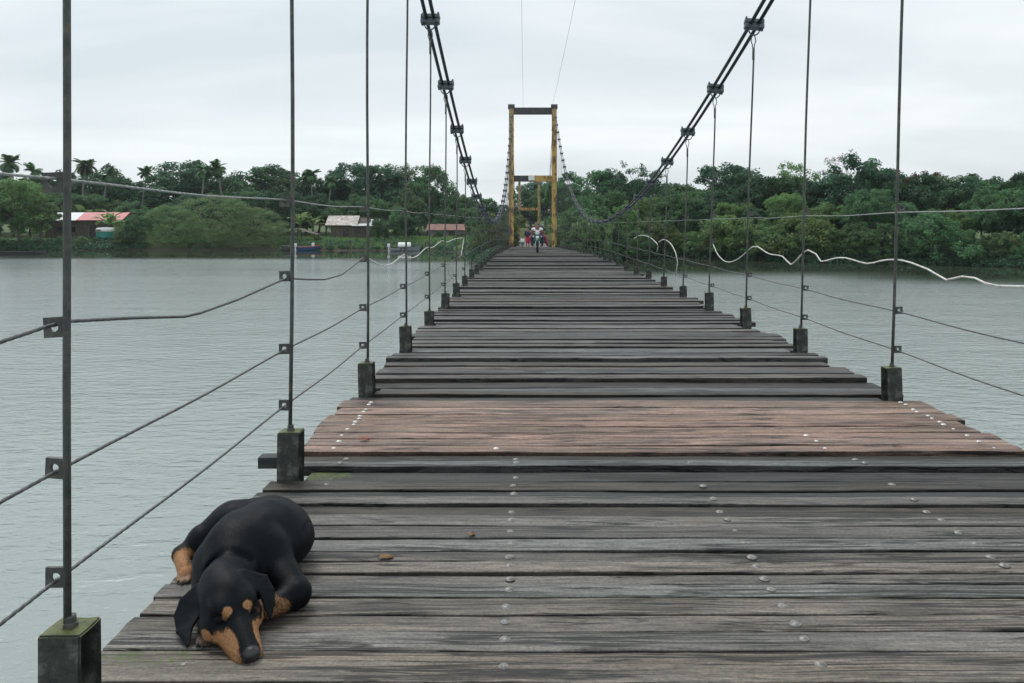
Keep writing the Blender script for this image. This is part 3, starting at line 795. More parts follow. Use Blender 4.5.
# ------------------------------------------------------------------ the dog
DZ = 2.684
HK = 1.13
hc = np.array((-.968, 2.562, .104)); hd = np.array((.60, -.76, -.30)); hd = hd/np.linalg.norm(hd)
hs = np.array((.785, .62, .045)); hs = hs - hd*(hs@hd); hs = hs/np.linalg.norm(hs)
hu = np.cross(hd, hs); hu = hu/np.linalg.norm(hu)
def H(f, r, u): return tuple((hc + (hd*f + hs*r + hu*u)*HK).tolist())
def E(px, py, y): return ((px-VPX)*y/F, y, CAMZ-DZ-(py-HZN)*y/F)
hrot = Matrix((-hs, hd, hu)).transposed().to_euler()
DOGP = [
    # trunk: pelvis, loin, ribs, shoulders
    ('rc', ((-1.0, 3.185, .098), (-1.0, 3.04, .122), .106, .120), 0),
    ('rc', ((-1.0, 3.04, .122), (-1.035, 2.86, .122), .124, .128), .04),
    ('el', ((-.985, 3.05, .10), (.155, .19, .10)), .05),
    ('rc', ((-1.035, 2.84, .165), (-1.02, 2.98, .175), .07, .07), .06),      # withers
    # right rump / thigh bulge
    ('el', ((-.955, 3.13, .08), (.078, .115, .095)), .035),
    ('rc', ((-.915, 3.12, .065), (-.935, 3.03, .045), .058, .04), .03),
    # left hind leg thrown out to the left
    ('rc', ((-1.06, 3.23, .10), (-1.175, 3.17, .105), .105, .098), .05),
    ('rc', ((-1.175, 3.17, .10), (-1.27, 3.11, .080), .098, .060), .03),
    ('rc', ((-1.27, 3.11, .070), (-1.328, 3.045, .050), .052, .031), .02),
    ('rc', ((-1.328, 3.045, .050), (-1.288, 2.975, .030), .030, .024), .015),
    ('el', ((-1.271, 2.955, .022), (.027, .035, .020)), .015),
    ('rc', ((-1.285, 2.938, .016), (-1.279, 2.914, .011), .011, .009), .006),
    ('rc', ((-1.268, 2.932, .017), (-1.261, 2.905, .011), .011, .009), .006),
    ('rc', ((-1.253, 2.938, .016), (-1.245, 2.914, .011), .011, .009), .006),
    # shoulder blades, spine, fold of skin behind the skull
    ('el', ((-1.085, 2.90, .20), (.03, .075, .05)), .05),
    ('el', ((-.965, 2.91, .20), (.03, .075, .05)), .05),
    ('rc', ((-1.025, 2.90, .232), (-1.0, 3.15, .19), .018, .02), .04),
    # neck
    ('rc', ((-1.04, 2.82, .135), (-1.005, 2.69, .112), .102, .080), .05),
    ('rc', ((-1.03, 2.80, .10), (-1.0, 2.66, .07), .10, .06), .04),
    # right foreleg: shoulder, elbow, forearm folded inwards
    ('el', ((-.945, 2.86, .125), (.085, .09, .095)), .03),
    ('rc', ((-.93, 2.86, .115), (-.80, 2.735, .050), .070, .048), .03),
    ('rc', ((-.797, 2.73, .046), (-.86, 2.655, .038), .046, .035), .02),
    ('rc', ((-.86, 2.665, .040), (-.945, 2.60, .024), .034, .022), .015),
    # left foreleg, paw showing beside the chin
    ('rc', ((-1.12, 2.83, .11), (-1.11, 2.72, .05), .07, .04), .03),
    ('rc', ((-1.11, 2.72, .04), (-1.035, 2.555, .026), .036, .024), .02),
    ('el', ((-1.020, 2.520, .022), (.026, .034, .020)), .015),
    ('rc', ((-1.033, 2.502, .017), (-1.029, 2.480, .011), .0105, .008), .005),
    ('rc', ((-1.017, 2.498, .018), (-1.011, 2.473, .011), .011, .008), .005),
    ('rc', ((-1.001, 2.503, .017), (-.993, 2.480, .011), .0105, .008), .005),
    ('rc', ((-1.10, 2.715, .13), (-1.03, 2.70, .222), .008, .008), -.02),
    ('rc', ((-1.03, 2.70, .222), (-.95, 2.72, .17), .008, .008), -.02),
    # head
    ('el', (H(-.01, 0, 0), (0.0824, 0.1039, 0.0836), hrot), .03),
    ('el', (H(-.075, 0, .012), (0.0565, 0.0565, 0.0508), hrot), .04),                # occiput
    ('el', (H(.045, -.034, .032), (0.0317, 0.0407, 0.0248), hrot), .022),          # brows
    ('el', (H(.045, .034, .032), (0.0317, 0.0407, 0.0248), hrot), .022),
    ('el', (H(.045, -.050, -.030), (0.0384, 0.0565, 0.0384), hrot), .03),           # cheeks
    ('el', (H(.045, .050, -.030), (0.0384, 0.0565, 0.0384), hrot), .03),
    ('rc', (H(.06, 0, -.006), H(.192, 0, -.020), 0.0486, 0.0310), .03),         # bridge of the muzzle
    ('rc', (H(.09, -.020, -.034), H(.178, -.016, -.040), 0.0384, 0.0282), .02),   # lips
    ('rc', (H(.09, .020, -.034), H(.178, .016, -.040), 0.0384, 0.0282), .02),
    ('el', (H(.203, 0, -.013), (0.0254, 0.0204, 0.0204), hrot), .008),            # nose
    ('el', (H(.221, -.0095, -.018), (0.0062, 0.0091, 0.0045), hrot), -.004),      # nostrils
    ('el', (H(.221, .0095, -.018), (0.0062, 0.0091, 0.0045), hrot), -.004),
    ('rc', (H(.223, 0, -.022), H(.210, 0, -.036), 0.0027, 0.0027), -.003),
    # closed eyes: a shallow socket with the lid slit
    ('el', (H(.076, -.041, .012), (0.0181, 0.0181, 0.0091), hrot), -.016),
    ('el', (H(.076, .041, .012), (0.0181, 0.0181, 0.0091), hrot), -.016),
    ('el', (H(.070, -.041, .010), (0.0158, 0.0158, 0.0124), hrot), .006),
    ('el', (H(.070, .041, .010), (0.0158, 0.0158, 0.0124), hrot), .006),
    # crease where lip meets lip
    ('rc', (H(.10, -.048, -.045), H(.185, -.036, -.044), 0.0037, 0.0037), -.006),
    ('rc', (H(.10, .048, -.045), H(.185, .036, -.044), 0.0037, 0.0037), -.006),
    # ears
    ('tri', (E(196, 586, 2.62), E(205, 606, 2.565), E(181, 600, 2.60), .0055), .026),
    ('tri', (E(205, 606, 2.565), E(181, 600, 2.60), E(175, 616, 2.57), .0055), .004),
    ('tri', (E(205, 606, 2.565), E(175, 616, 2.57), E(178, 632, 2.525), .0055), .004),
    ('tri', (E(205, 606, 2.565), E(178, 632, 2.525), E(191.5, 628, 2.51), .0055), .004),
    ('tri', (E(178, 632, 2.525), E(191.5, 628, 2.51), E(188, 646, 2.462), .005), .004),
    ('tri', (E(244, 571, 2.61), E(258, 589, 2.585), E(266, 576, 2.63), .0055), .026),
    ('tri', (E(258, 589, 2.585), E(266, 576, 2.63), E(273, 590, 2.605), .0055), .004),
    ('tri', (E(258, 589, 2.585), E(273, 590, 2.605), E(274, 604, 2.575), .0055), .004),
    ('tri', (E(259, 591, 2.58), E(274, 604, 2.575), E(270, 619, 2.545), .005), .004),
]
dog_me = sdf_mesh('dog', DOGP, (-1.40, 2.36, -.02), (-.66, 3.42, .34), .0045)
def paint_dog(me):
    n = len(me.vertices); co = np.empty(n*3, np.float32); me.vertices.foreach_get('co', co); co = co.reshape(-1, 3)
    L = ((co-hc)/HK)@np.stack([hd, hs, hu], 1).astype(np.float32)      # head frame: forward, right, up
    f, r, u = L[:, 0], L[:, 1], L[:, 2]
    def blob(c, rad, p=co):
        return np.clip(1.5-np.sqrt((((p-np.array(c, np.float32))/np.array(rad, np.float32))**2).sum(1)), 0, 1)
    tan = np.zeros(n, np.float32)
    for c, rad in (((.079, -.027, .030), (.0105, .0135, .022)), ((.079, .027, .030), (.0105, .0135, .022)),       # brow spots
                   ((.07, -.083, -.03), (.02, .03, .016)), ((.07, .083, -.03), (.02, .03, .016)),           # cheek spots
                   ((.150, -.046, -.034), (.085, .034, .034)), ((.150, .046, -.034), (.085, .034, .034)),    # muzzle sides
                   ((.135, -.030, -.012), (.05, .016, .022)), ((.135, .030, -.012), (.05, .016, .022)),
                   ((.19, 0, -.065), (.07, .06, .025)), ((.08, .074, .012), (.022, .02, .018))):
        tan = np.maximum(tan, blob(c, rad, L))
    stripe = (np.abs(r) < np.clip(.024-.16*(f-.09), .0125, .024)) & (u > -.03) & (f > .095)
    tan = np.where(stripe & (f < .24), np.minimum(tan, .12), tan)
    for c, rad in (((-1.300, 3.00, .04), (.045, .05, .05)), ((-1.28, 2.94, .02), (.05, .07, .05)),
                   
                   ((-.868, 2.765, .062), (.034, .026, .020))):
        tan = np.maximum(tan, blob(c, rad))
    fa = blob((-.87, 2.65, .035), (.07, .05, .04)); tan = np.maximum(tan, np.minimum(fa, .49))
    ears = np.full(n, 1.0, np.float32)
    for kd, ar, _k in DOGP:
        if kd == 'tri': ears = np.minimum(ears, sd_tri(co, ar[0], ar[1], ar[2], 0.0))
    fa_ = tan.copy(); tan = np.where((ears < .0105) & (np.abs(r) > .055), np.minimum(tan, .1), tan)
    nose = blob((.207, 0, -.013), (.021, .0235, .0225), L)
    nose = np.clip((nose-.35)*4, 0, 1)
    pale = np.maximum(blob((-1.262, 2.912, .01), (.03, .025, .02)), blob((-1.012, 2.48, .01), (.035, .02, .02)))
    pale = np.maximum(pale, .7*np.clip(blob((.20, -.03, -.055), (.03, .02, .018), L), 0, 1)); pale = np.maximum(pale, .7*blob((.20, .03, -.055), (.03, .02, .018), L))
    col = np.stack([tan, nose, np.clip(pale, 0, 1)*.6, np.ones(n)], 1).astype(np.float32)
    a = me.attributes.new('coat', 'FLOAT_COLOR', 'POINT'); a.data.foreach_set('color', col.ravel())
paint_dog(dog_me)
dog = link('dog', dog_me, M['dog'], None, (0, 0, DZ))
def grow_fur(me, n, seed):
    rs = np.random.RandomState(seed)
    me.calc_loop_triangles(); nt = len(me.loop_triangles)
    T = np.empty(nt*3, np.int32); me.loop_triangles.foreach_get('vertices', T); T = T.reshape(-1, 3)
    V = np.empty(len(me.vertices)*3, np.float32); me.vertices.foreach_get('co', V); V = V.reshape(-1, 3)
    N = np.empty(len(me.vertices)*3, np.float32); me.vertices.foreach_get('normal', N); N = N.reshape(-1, 3)
    K = np.empty(len(me.vertices)*4, np.float32); me.attributes['coat'].data.foreach_get('color', K); K = K.reshape(-1, 4)
    A = np.linalg.norm(np.cross(V[T[:, 1]]-V[T[:, 0]], V[T[:, 2]]-V[T[:, 0]]), axis=1)
    t = rs.choice(nt, n, p=A/A.sum()); u = rs.rand(n, 2); f = u.sum(1) > 1; u[f] = 1-u[f]
    W = np.stack([1-u.sum(1), u[:, 0], u[:, 1]], 1)
    mixv = lambda X: (X[T[t]]*W[:, :, None]).sum(1)
    p, nn, kk = mixv(V), mixv(N), mixv(K)
    ok = (kk[:, 1] < .2) & (p[:, 2] > .004); p, nn, kk = p[ok], nn[ok], kk[ok]; n = len(p)
    nn /= np.linalg.norm(nn, axis=1)[:, None]
    head = np.clip((2.72-p[:, 1])/.08, 0, 1)[:, None]*(p[:, 2] > .03)[:, None]
    flow = (1-head)*np.array((.0, 1, -.45)) + head*(-hd*1.0+np.array((0, 0, -.15))) + rs.normal(size=(n, 3))*.16
    leg = (p[:, 2] < .06)[:, None]; flow = np.where(leg & (head < .5), np.array((0, -.4, -.6))+rs.normal(size=(n, 3))*.2, flow)
    flow -= nn*(flow*nn).sum(1)[:, None]; flow /= np.maximum(1e-6, np.linalg.norm(flow, axis=1))[:, None]
    L = (.0085-.004*head[:, 0])*(.7+.6*rs.rand(n)); d = flow+nn*(.20+.12*rs.rand(n))[:, None]; d /= np.linalg.norm(d, axis=1)[:, None]
    s = np.cross(flow, nn)*.00045
    P = np.stack([p-s-nn*.0005, p+s-nn*.0005, p+d*L[:, None]], 1).reshape(-1, 3)
    fm_ = bpy.data.meshes.new('fur')
    fm_.vertices.add(3*n); fm_.vertices.foreach_set('co', P.astype(np.float32).ravel())
    fm_.loops.add(3*n); fm_.loops.foreach_set('vertex_index', np.arange(3*n, dtype=np.int32))
    fm_.polygons.add(n); fm_.polygons.foreach_set('loop_start', np.arange(0, 3*n, 3, dtype=np.int32)); fm_.update(calc_edges=True)
    kk[:, 3] = rs.rand(n)
    q = fm_.attributes.new('coat', 'FLOAT_COLOR', 'POINT'); q.data.foreach_set('color', np.repeat(kk, 3, 0).astype(np.float32).ravel())
    ns = nn*.9+d*.25+rs.normal(size=(n, 3))*.10; ns /= np.linalg.norm(ns, axis=1)[:, None]
    q = fm_.attributes.new('nrm', 'FLOAT_VECTOR', 'POINT'); q.data.foreach_set('vector', np.repeat(ns, 3, 0).astype(np.float32).ravel())
    return fm_
link('fur', grow_fur(dog_me, 110000, 4), M['fur'], dog)
tag(dog, 'black and tan dog asleep curled on the planks with its chin down', 'dog')
# claws on the two paws that show
for cx, cy, dx, dy in ((-1.0285, 2.473, .0, -1), (-1.010, 2.466, .2, -1), (-.992, 2.473, .35, -1), (-1.2785, 2.906, 0, -1), (-1.260, 2.897, .1, -1), (-1.244, 2.906, .2, -1)):
    MB().tube([(cx, cy+.004, .011), (cx+dx*.004, cy-.004, .010), (cx+dx*.008, cy-.010, .005)], [.004, .0032, .001], 6).build('claw', M['hair'], dog, smooth=True)
# a few dead leaves on the planks
def dead_leaf(x, y, s, rz, mat, label):
    m = MB(); v = []; f = []
    for i in range(7):
        u = i/6; w = .32*math.sin(math.pi*min(1, u*1.02))**.8
        for k in (-1, 0, 1): v.append(((u-.5)*s, k*w*s, .003 + .10*s*(k*k)*(.5+u) + .06*s*math.sin(u*5)))
    for i in range(6):
        for k in range(2): f.append((i*3+k, i*3+k+1, (i+1)*3+k+1, (i+1)*3+k))
    m.add(v, f); o = m.build('fallen_leaf', M[mat], None, (x, y, ztop(y)+.004), (0, 0, rz)); md = o.modifiers.new('s', 'SOLIDIFY'); md.thickness = .0012
    tag(o, label, 'leaf', 'dead leaves on the deck')
x, y, z = -.45, 3.105, 0
dead_leaf(-.565, 3.13, .062, .2, 'leaf_dry', 'dry tan leaf on the grey planks right of the dog')
dead_leaf(-.99, 4.79, .065, .3, 'leaf_rust', 'rust-coloured leaf on the left end of the reddish planks')
dead_leaf(-.245, 3.36, .045, 1.2, 'leaf_dry', 'small dark curled leaf beside the middle bolt row')
# ------------------------------------------------------------------ people far along the deck
def human(name, label, loc, rz, h, pose, clothes, hair='hair', vox=.018):
    """pose gives joints as fractions of height; one continuous body, clothing as children"""
    s = h
    J = {k: tuple(c*s for c in v) for k, v in pose.items()}
    P = []
    def rc(a, b, ra, rb, k=.03): P.append(('rc', (J[a], J[b], ra*s, rb*s), k*s))
    P.append(('el', (J['head'], (.046*s, .056*s, .068*s)), 0))
    hx, hy, hz = J['head']
    P.append(('el', ((hx, hy-.054*s, hz-.008*s), (.010*s, .016*s, .014*s)), .012*s))     # nose
    P.append(('el', ((hx, hy-.03*s, hz-.045*s), (.03*s, .03*s, .024*s)), .02*s))          # jaw
    for sx in (-1, 1): P.append(('el', ((hx+sx*.048*s, hy+.005*s, hz-.005*s), (.008*s, .014*s, .02*s)), .006*s))
    rc('head', 'neck', .034, .034); rc('neck', 'chest', .04, .085, .05)
    rc('shl', 'shr', .052, .052, .04); rc('chest', 'hip', .092, .085, .05)
    for q in 'lr':
        rc('sh'+q, 'el'+q, .036, .028); rc('el'+q, 'wr'+q, .027, .018, .02); rc('wr'+q, 'ha'+q, .019, .02, .015)
        wx = np.array(J['wr'+q]); hv = np.array(J['ha'+q]); d = hv-wx; d = d/np.linalg.norm(d)
        side = np.cross(d, (0, 1, .2)); side = side/max(1e-6, np.linalg.norm(side))
        for kf, L_ in ((-.018, .034), (-.006, .04), (.006, .038), (.018, .03)):
            a = hv+side*kf*s; P.append(('rc', (tuple(a), tuple(a+d*L_*s+np.array((0, -.008*s, -.004*s))), .0075*s, .006*s), .006*s))
        P.append(('rc', (tuple(wx+d*.012*s), tuple(wx+d*.03*s+np.array((0, -.026*s, 0))), .009*s, .007*s), .006*s))
        rc('hp'+q, 'kn'+q, .062, .04); rc('kn'+q, 'an'+q, .04, .024, .02); rc('an'+q, 'to'+q, .026, .022, .015)
    a = np.array(list(J.values())); lo = a.min(0)-.13*s; hi = a.max(0)+.13*s
    body = link(name, sdf_mesh(name, P, lo, hi, vox*s), M['skin'], None, loc, (0, 0, rz))
    tag(body, label, 'person')
    def garment(nm, segs, mat):
        Q = [('rc', (J[a_], J[b_], (ra+.010)*s, (rb+.010)*s), .03*s) for a_, b_, ra, rb in segs]
        return link(nm, sdf_mesh(nm, Q, lo, hi, vox*s), M[mat], body)
    for nm, segs, mat in clothes: garment(nm, segs, mat)
    Q = [('el', ((hx, hy+.012*s, hz+.022*s), (.051*s, .056*s, .056*s)), 0), ('el', ((hx, hy-.062*s, hz-.022*s), (.07*s, .05*s, .05*s)), -.01)]
    link('hair', sdf_mesh('hair', Q, lo, hi, vox*s*.8), M[hair], body)
    return body
STAND = dict(head=(0, -.01, .93), neck=(0, 0, .85), chest=(0, 0, .74), hip=(0, 0, .54), shl=(-.10, 0, .815), shr=(.10, 0, .815),
             ell=(-.145, .01, .64), elr=(.145, .01, .64), wrl=(-.15, -.04, .50), wrr=(.15, -.04, .50), hal=(-.15, -.055, .455), har=(.15, -.055, .455),
             hpl=(-.05, 0, .50), hpr=(.05, 0, .50), knl=(-.055, -.04, .275), knr=(.055, .03, .275), anl=(-.055, -.05, .045), anr=(.055, .09, .05),
             tol=(-.058, -.13, .02), tor=(.058, .02, .02))
SHIRT = ('shirt', [('shl', 'shr', .052, .052), ('neck', 'chest', .03, .09), ('chest', 'hip', .094, .09), ('shl', 'ell', .038, .036), ('shr', 'elr', .038, .036)])
TANK = ('shirt', [('shl', 'shr', .05, .05), ('chest', 'hip', .09, .088)])
SHORTS = ('shorts', [('hip', 'hip', .09, .09), ('hpl', 'knl', .066, .05), ('hpr', 'knr', .066, .05)])
human('person', 'person in a dark top and red shorts walking behind the motorcycle', (-.19, 68, deckh(68)+.02), 0, 1.66, STAND,
      [(*SHIRT, 'navy_cloth'), (*SHORTS, 'red_cloth')])
human('person', 'small child in a white shirt and teal shorts walking on the deck', (-.63, 67.6, deckh(67.6)+.02), R(12), .90, STAND,
      [(*SHIRT, 'white_cloth'), (*SHORTS, 'teal_cloth')], vox=.022)

# motorcycle with two riders, facing the camera
BX, BY = .36, 39.5; BZ = deckh(BY)+.02
moto = empty('motorcycle', (BX, BY, BZ), 0)
tag(moto, 'dark green motorcycle with a white front and round headlamp carrying two people', 'motorcycle')
X90 = Euler((0, R(90), 0))
def wheel(y):
    tprof = [(.205, -.045), (.25, -.055), (.285, -.04), (.298, 0), (.285, .04), (.25, .055), (.205, .045)]
    w = MB().lathe(tprof, (0, y, .298), 24, X90).build('wheel', M['tyre'], moto, smooth=True)
    r_ = MB(); r_.lathe([(.03, -.07), (.05, -.05), (.05, .05), (.03, .07)], (0, y, .298), 12, X90)
    for a in range(6):
        th = a*math.pi/3; r_.tube([(0, y, .298), (0, y+.21*math.cos(th), .298+.21*math.sin(th))], .012, 6)
    r_.build('rim', M['chrome'], w)
wheel(-.55); wheel(.62)
m = MB()
for sx in (-1, 1): m.tube([(sx*.085, -.55, .298), (sx*.085, -.33, .80)], .022, 8)
m.build('fork', M['chrome'], moto)
m = MB(); m.tube([(0, -.84, .50), (0, -.70, .63), (0, -.50, .645), (0, -.33, .56)], [.06, .085, .09, .07], 8); m.build('front_fender', M['green_paint'], moto, smooth=True)
m = MB(); m.tube([(-.38, -.20, 1.00), (-.24, -.30, .98), (0, -.34, .94), (.24, -.30, .98), (.38, -.20, 1.00)], .016, 8)
hb = m.build('handlebar', M['black_plastic'], moto)
for sx in (-1, 1):
    m = MB(); m.tube([(sx*.24, -.30, .98), (sx*.33, -.33, 1.14)], .008, 6); m.box((sx*.36, -.33, 1.17), (.13, .03, .08), bev=.012); m.build('mirror', M['black_plastic'], moto)
fm = sdf_mesh('fairing', [('rc', ((0, -.36, .95), (0, -.34, .66), .13, .16), 0), ('rc', ((-.16, -.30, .78), (-.20, -.22, .48), .07, .06), .06), ('rc', ((.16, -.30, .78), (.20, -.22, .48), .07, .06), .06)], (-.4, -.6, .3), (.4, -.05, 1.15), .025)
link('fairing', fm, M['green_paint'], moto)
m = MB(); m.box((0, -.495, .985), (.19, .06, .17), bev=.03); m.build('front_panel', M['white_paint'], moto)
m = MB(); m.lathe([(.085, 0), (.08, .03), (.05, .05), (.0, .055)], (0, -.48, .76), 16, Euler((R(90), 0, 0))); m.build('headlight', M['lamp'], moto, smooth=True)
m = MB(); m.box((0, -.655, .50+.12), (.10, .02, .06), bev=.008); m.build('number_plate', M['white_paint'], moto)
for sx in (-1, 1):
    m = MB(); m.lathe([(.035, 0), (.03, .02), (.0, .03)], (sx*.2, -.40, .80), 10, Euler((R(90), 0, 0))); m.build('turn_signal', M['lamp'], moto)
bm_ = sdf_mesh('frame', [('rc', ((0, -.1, .50), (0, .45, .52), .13, .12), 0), ('rc', ((0, -.28, .62), (0, .1, .42), .09, .12), .08), ('rc', ((0, .3, .6), (0, .85, .72), .11, .06), .08)], (-.3, -.5, .2), (.3, 1.0, .9), .03)
link('frame', bm_, M['black_plastic'], moto)
m = MB(); m.tube([(0, -.10, .74), (0, .1, .76), (0, .45, .78), (0, .78, .84)], [.10, .14, .14, .10], 10); m.build('seat', M['black_plastic'], moto, smooth=True)
m = MB(); m.tube([(.2, -.1, .3), (.2, .8, .36)], [.03, .05], 8); m.build('exhaust', M['chrome'], moto)
m = MB(); m.tube([(-.30, .02, .33), (.30, .02, .33)], .018, 8); m.build('foot_pegs', M['black_plastic'], moto)
RIDE = dict(head=(0, -.05, 1.30), neck=(0, 0, 1.19), chest=(0, .03, 1.07), hip=(0, .08, .86), shl=(-.19, .02, 1.14), shr=(.19, .02, 1.14),
            ell=(-.29, -.05, .98), elr=(.29, -.05, .98), wrl=(-.345, -.17, 1.015), wrr=(.345, -.17, 1.015), hal=(-.345, -.225, 1.01), har=(.345, -.225, 1.01),
            hpl=(-.10, .06, .86), hpr=(.10, .06, .86), knl=(-.23, -.26, .74), knr=(.23, -.26, .74), anl=(-.24, -.02, .40), anr=(.24, -.02, .40),
            tol=(-.25, -.16, .36), tor=(.25, -.16, .36))
H_ = 1.62
ride = {k: tuple(c/H_ for c in v) for k, v in RIDE.items()}
TROUS = [('hip', 'hip', .09, .09), ('hpl', 'knl', .066, .048), ('hpr', 'knr', .066, .048), ('knl', 'anl', .045, .032), ('knr', 'anr', .045, .032)]
human('person', 'person in a white shirt steering the motorcycle with both hands on the bars', (BX, BY, BZ), 0, H_, ride,
      [(*TANK, 'white_cloth'), ('trousers', TROUS, 'navy_cloth')], vox=.016)
PASS = dict(RIDE); PASS = {k: (v[0]+.02, v[1]+.42, v[2]+.09) for k, v in PASS.items()}
PASS.update(wrl=(-.17, .14, .98), hal=(-.12, .09, .97), wrr=(.20, .14, .98), har=(.15, .09, .97), ell=(-.27, .36, 1.02), elr=(.31, .36, 1.02),
            knl=(-.30, .18, .74), knr=(.38, .20, .76), anl=(-.27, .42, .40), anr=(.52, .30, .36), tol=(-.28, .30, .35), tor=(.58, .18, .30), head=(-.05, .38, 1.39))
human('person', 'passenger in dark pink trousers seated behind the motorcycle rider, one leg stuck out', (BX, BY, BZ), 0, H_, {k: tuple(c/H_ for c in v) for k, v in PASS.items()},
      [(*SHIRT, 'navy_cloth'), ('trousers', TROUS, 'pink_cloth')], vox=.016)
# ------------------------------------------------------------------ river, banks
SHX = [-400, -75, -30, -14, -9, -6, -3.5, 0, 4, 7, 10, 13, 20, 28, 44, 80, 300]
SHY = [122, 114, 113, 112, 104, 84, 73, 70, 70, 74, 88, 92, 88, 80, 71, 62, 40]
def shore(x): return float(np.interp(x, SHX, SHY))
def gz(x, y):
    d = y - shore(x) + 1.2*noise.noise((x*.09, y*.09, 1.7))
    if d < 0: h = max(-1.6, d*.16)
    else: h = 1.25*(1-math.exp(-d/3.2)) + .012*d
    h += .22*noise.noise((x*.16, y*.16, 4.0)) * min(1, max(0, d)/3)
    if abs(x) < 7 and y > 60: h = min(h, max(-.2, deckh(min(y, 161))-.75)) if y < 165 else h
    if y < -30: h = max(h, min(1.5, (-30-y)*.15-1.0))
    return h
def terrain():
    def axis(a, b, fine, lim, grow=1.25):
        xs = list(np.arange(a, b+fine, fine)); s = fine
        while xs[-1] < lim: s *= grow; xs.append(xs[-1]+s)
        s = fine
        while xs[0] > -lim: s *= grow; xs.insert(0, xs[0]-s)
        return xs
    X = axis(-110, 110, 2.0, 2500); Y = axis(56, 170, 2.0, 2500)
    v = [(x, y, gz(x, y) if (abs(x) < 400 and -400 < y < 600) else 1.5) for y in Y for x in X]
    n = len(X)
    f = [(j*n+i, j*n+i+1, (j+1)*n+i+1, (j+1)*n+i) for j in range(len(Y)-1) for i in range(n-1)]
    m = MB(); m.add(v, f)
    tag(m.build('ground', M['ground'], smooth=True), kind='structure')
    W = list(np.arange(-300, 301, 10.0)); V = list(np.arange(-60, 150, 1.5))
    v = [(x, y, 0.0) for y in V for x in W]; n = len(W)
    f = [(j*n+i, j*n+i+1, (j+1)*n+i+1, (j+1)*n+i) for j in range(len(V)-1) for i in range(n-1)]
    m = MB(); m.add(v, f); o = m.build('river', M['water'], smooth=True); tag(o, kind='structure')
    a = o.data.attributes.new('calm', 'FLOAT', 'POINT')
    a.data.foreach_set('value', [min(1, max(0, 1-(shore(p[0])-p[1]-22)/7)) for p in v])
terrain()

# ------------------------------------------------------------------ foliage
def quads_mesh(name, Q, tint, mat=None):
    """Q: (n,4,3) array of leaf faces"""
    n = len(Q)
    me = bpy.data.meshes.new(name)
    me.vertices.add(n*4); me.vertices.foreach_set('co', Q.astype(np.float32).ravel())
    me.loops.add(n*4); me.loops.foreach_set('vertex_index', np.arange(n*4, dtype=np.int32))
    me.polygons.add(n); me.polygons.foreach_set('loop_start', np.arange(0, n*4, 4, dtype=np.int32))
    me.update(calc_edges=True)
    a = me.attributes.new('tint', 'FLOAT', 'POINT'); a.data.foreach_set('value', np.repeat(tint, 4).astype(np.float32))
    if mat: me.materials.append(mat)
    return me
def leaves(C, Rad, per, size, tint, rs, flat=.8, up=.55, aspect=.5):
    N = len(C); n = N*per
    c = np.repeat(C, per, 0); r = np.repeat(Rad, per)
    d = rs.normal(size=(n, 3)); d /= np.linalg.norm(d, axis=1)[:, None]
    off = d*(rs.rand(n)**.45*r)[:, None]; off[:, 2] *= flat
    p = c+off
    nrm = rs.normal(size=(n, 3))*.65 + d*.5 + np.array((0, 0, up)); nrm /= np.linalg.norm(nrm, axis=1)[:, None]
    t = np.cross(nrm, rs.normal(size=(n, 3))); t /= np.linalg.norm(t, axis=1)[:, None]
    b = np.cross(nrm, t); s = size*(.6+.8*rs.rand(n))[:, None]
    fold = nrm*s*.18
    Q = np.stack([p-t*s*.5, p+b*s*aspect*.5+fold, p+t*s*.5, p-b*s*aspect*.5+fold], 1)
    tt = np.clip(np.repeat(tint, per)+rs.normal(size=n)*.14, 0, 1)
    return Q, tt
def crown_points(lobes, N, rs, shell=.55):
    pts = []; w = np.array([l[1][0]*l[1][1]*l[1][2] for l in lobes])**.7; w /= w.sum()
    while len(pts) < N:
        c, r = lobes[rs.choice(len(lobes), p=w)]
        d = rs.normal(size=3); d /= np.linalg.norm(d)
        if d[2] < -.55: continue
        q = np.array(c)+d*np.array(r)*(shell+(1-shell)*rs.rand()**.6)
        inside = 0
        for c2, r2 in lobes:
            if ((((q-np.array(c2))/np.array(r2))**2).sum()) < .42: inside = 1; break
        if inside and rs.rand() < .75: continue
        pts.append(q)
    return np.array(pts)
def trunk_mb(m, rs, base_r, top, limbs, bend=.03):
    pts = [(0, 0, -.03)]
    k = 6
    ph = rs.rand()*6
    for i in range(1, k+1):
        u = i/k; pts.append((bend*math.sin(u*3+ph), bend*math.cos(u*2.4+ph)-bend*math.cos(ph), top*u))
    m.tube(pts, [base_r*(1.35 if i == 0 else 1-.45*i/k) for i in range(k+1)], 8)
    tip = Vector(pts[-1])
    for q in limbs:
        q = Vector(q); s0 = Vector(pts[3+int(rs.randint(0, 3))])
        mid = s0.lerp(q, .5)+Vector((0, 0, .03))
        m.tube([s0, mid, q], [base_r*.45, base_r*.28, base_r*.08], 6)
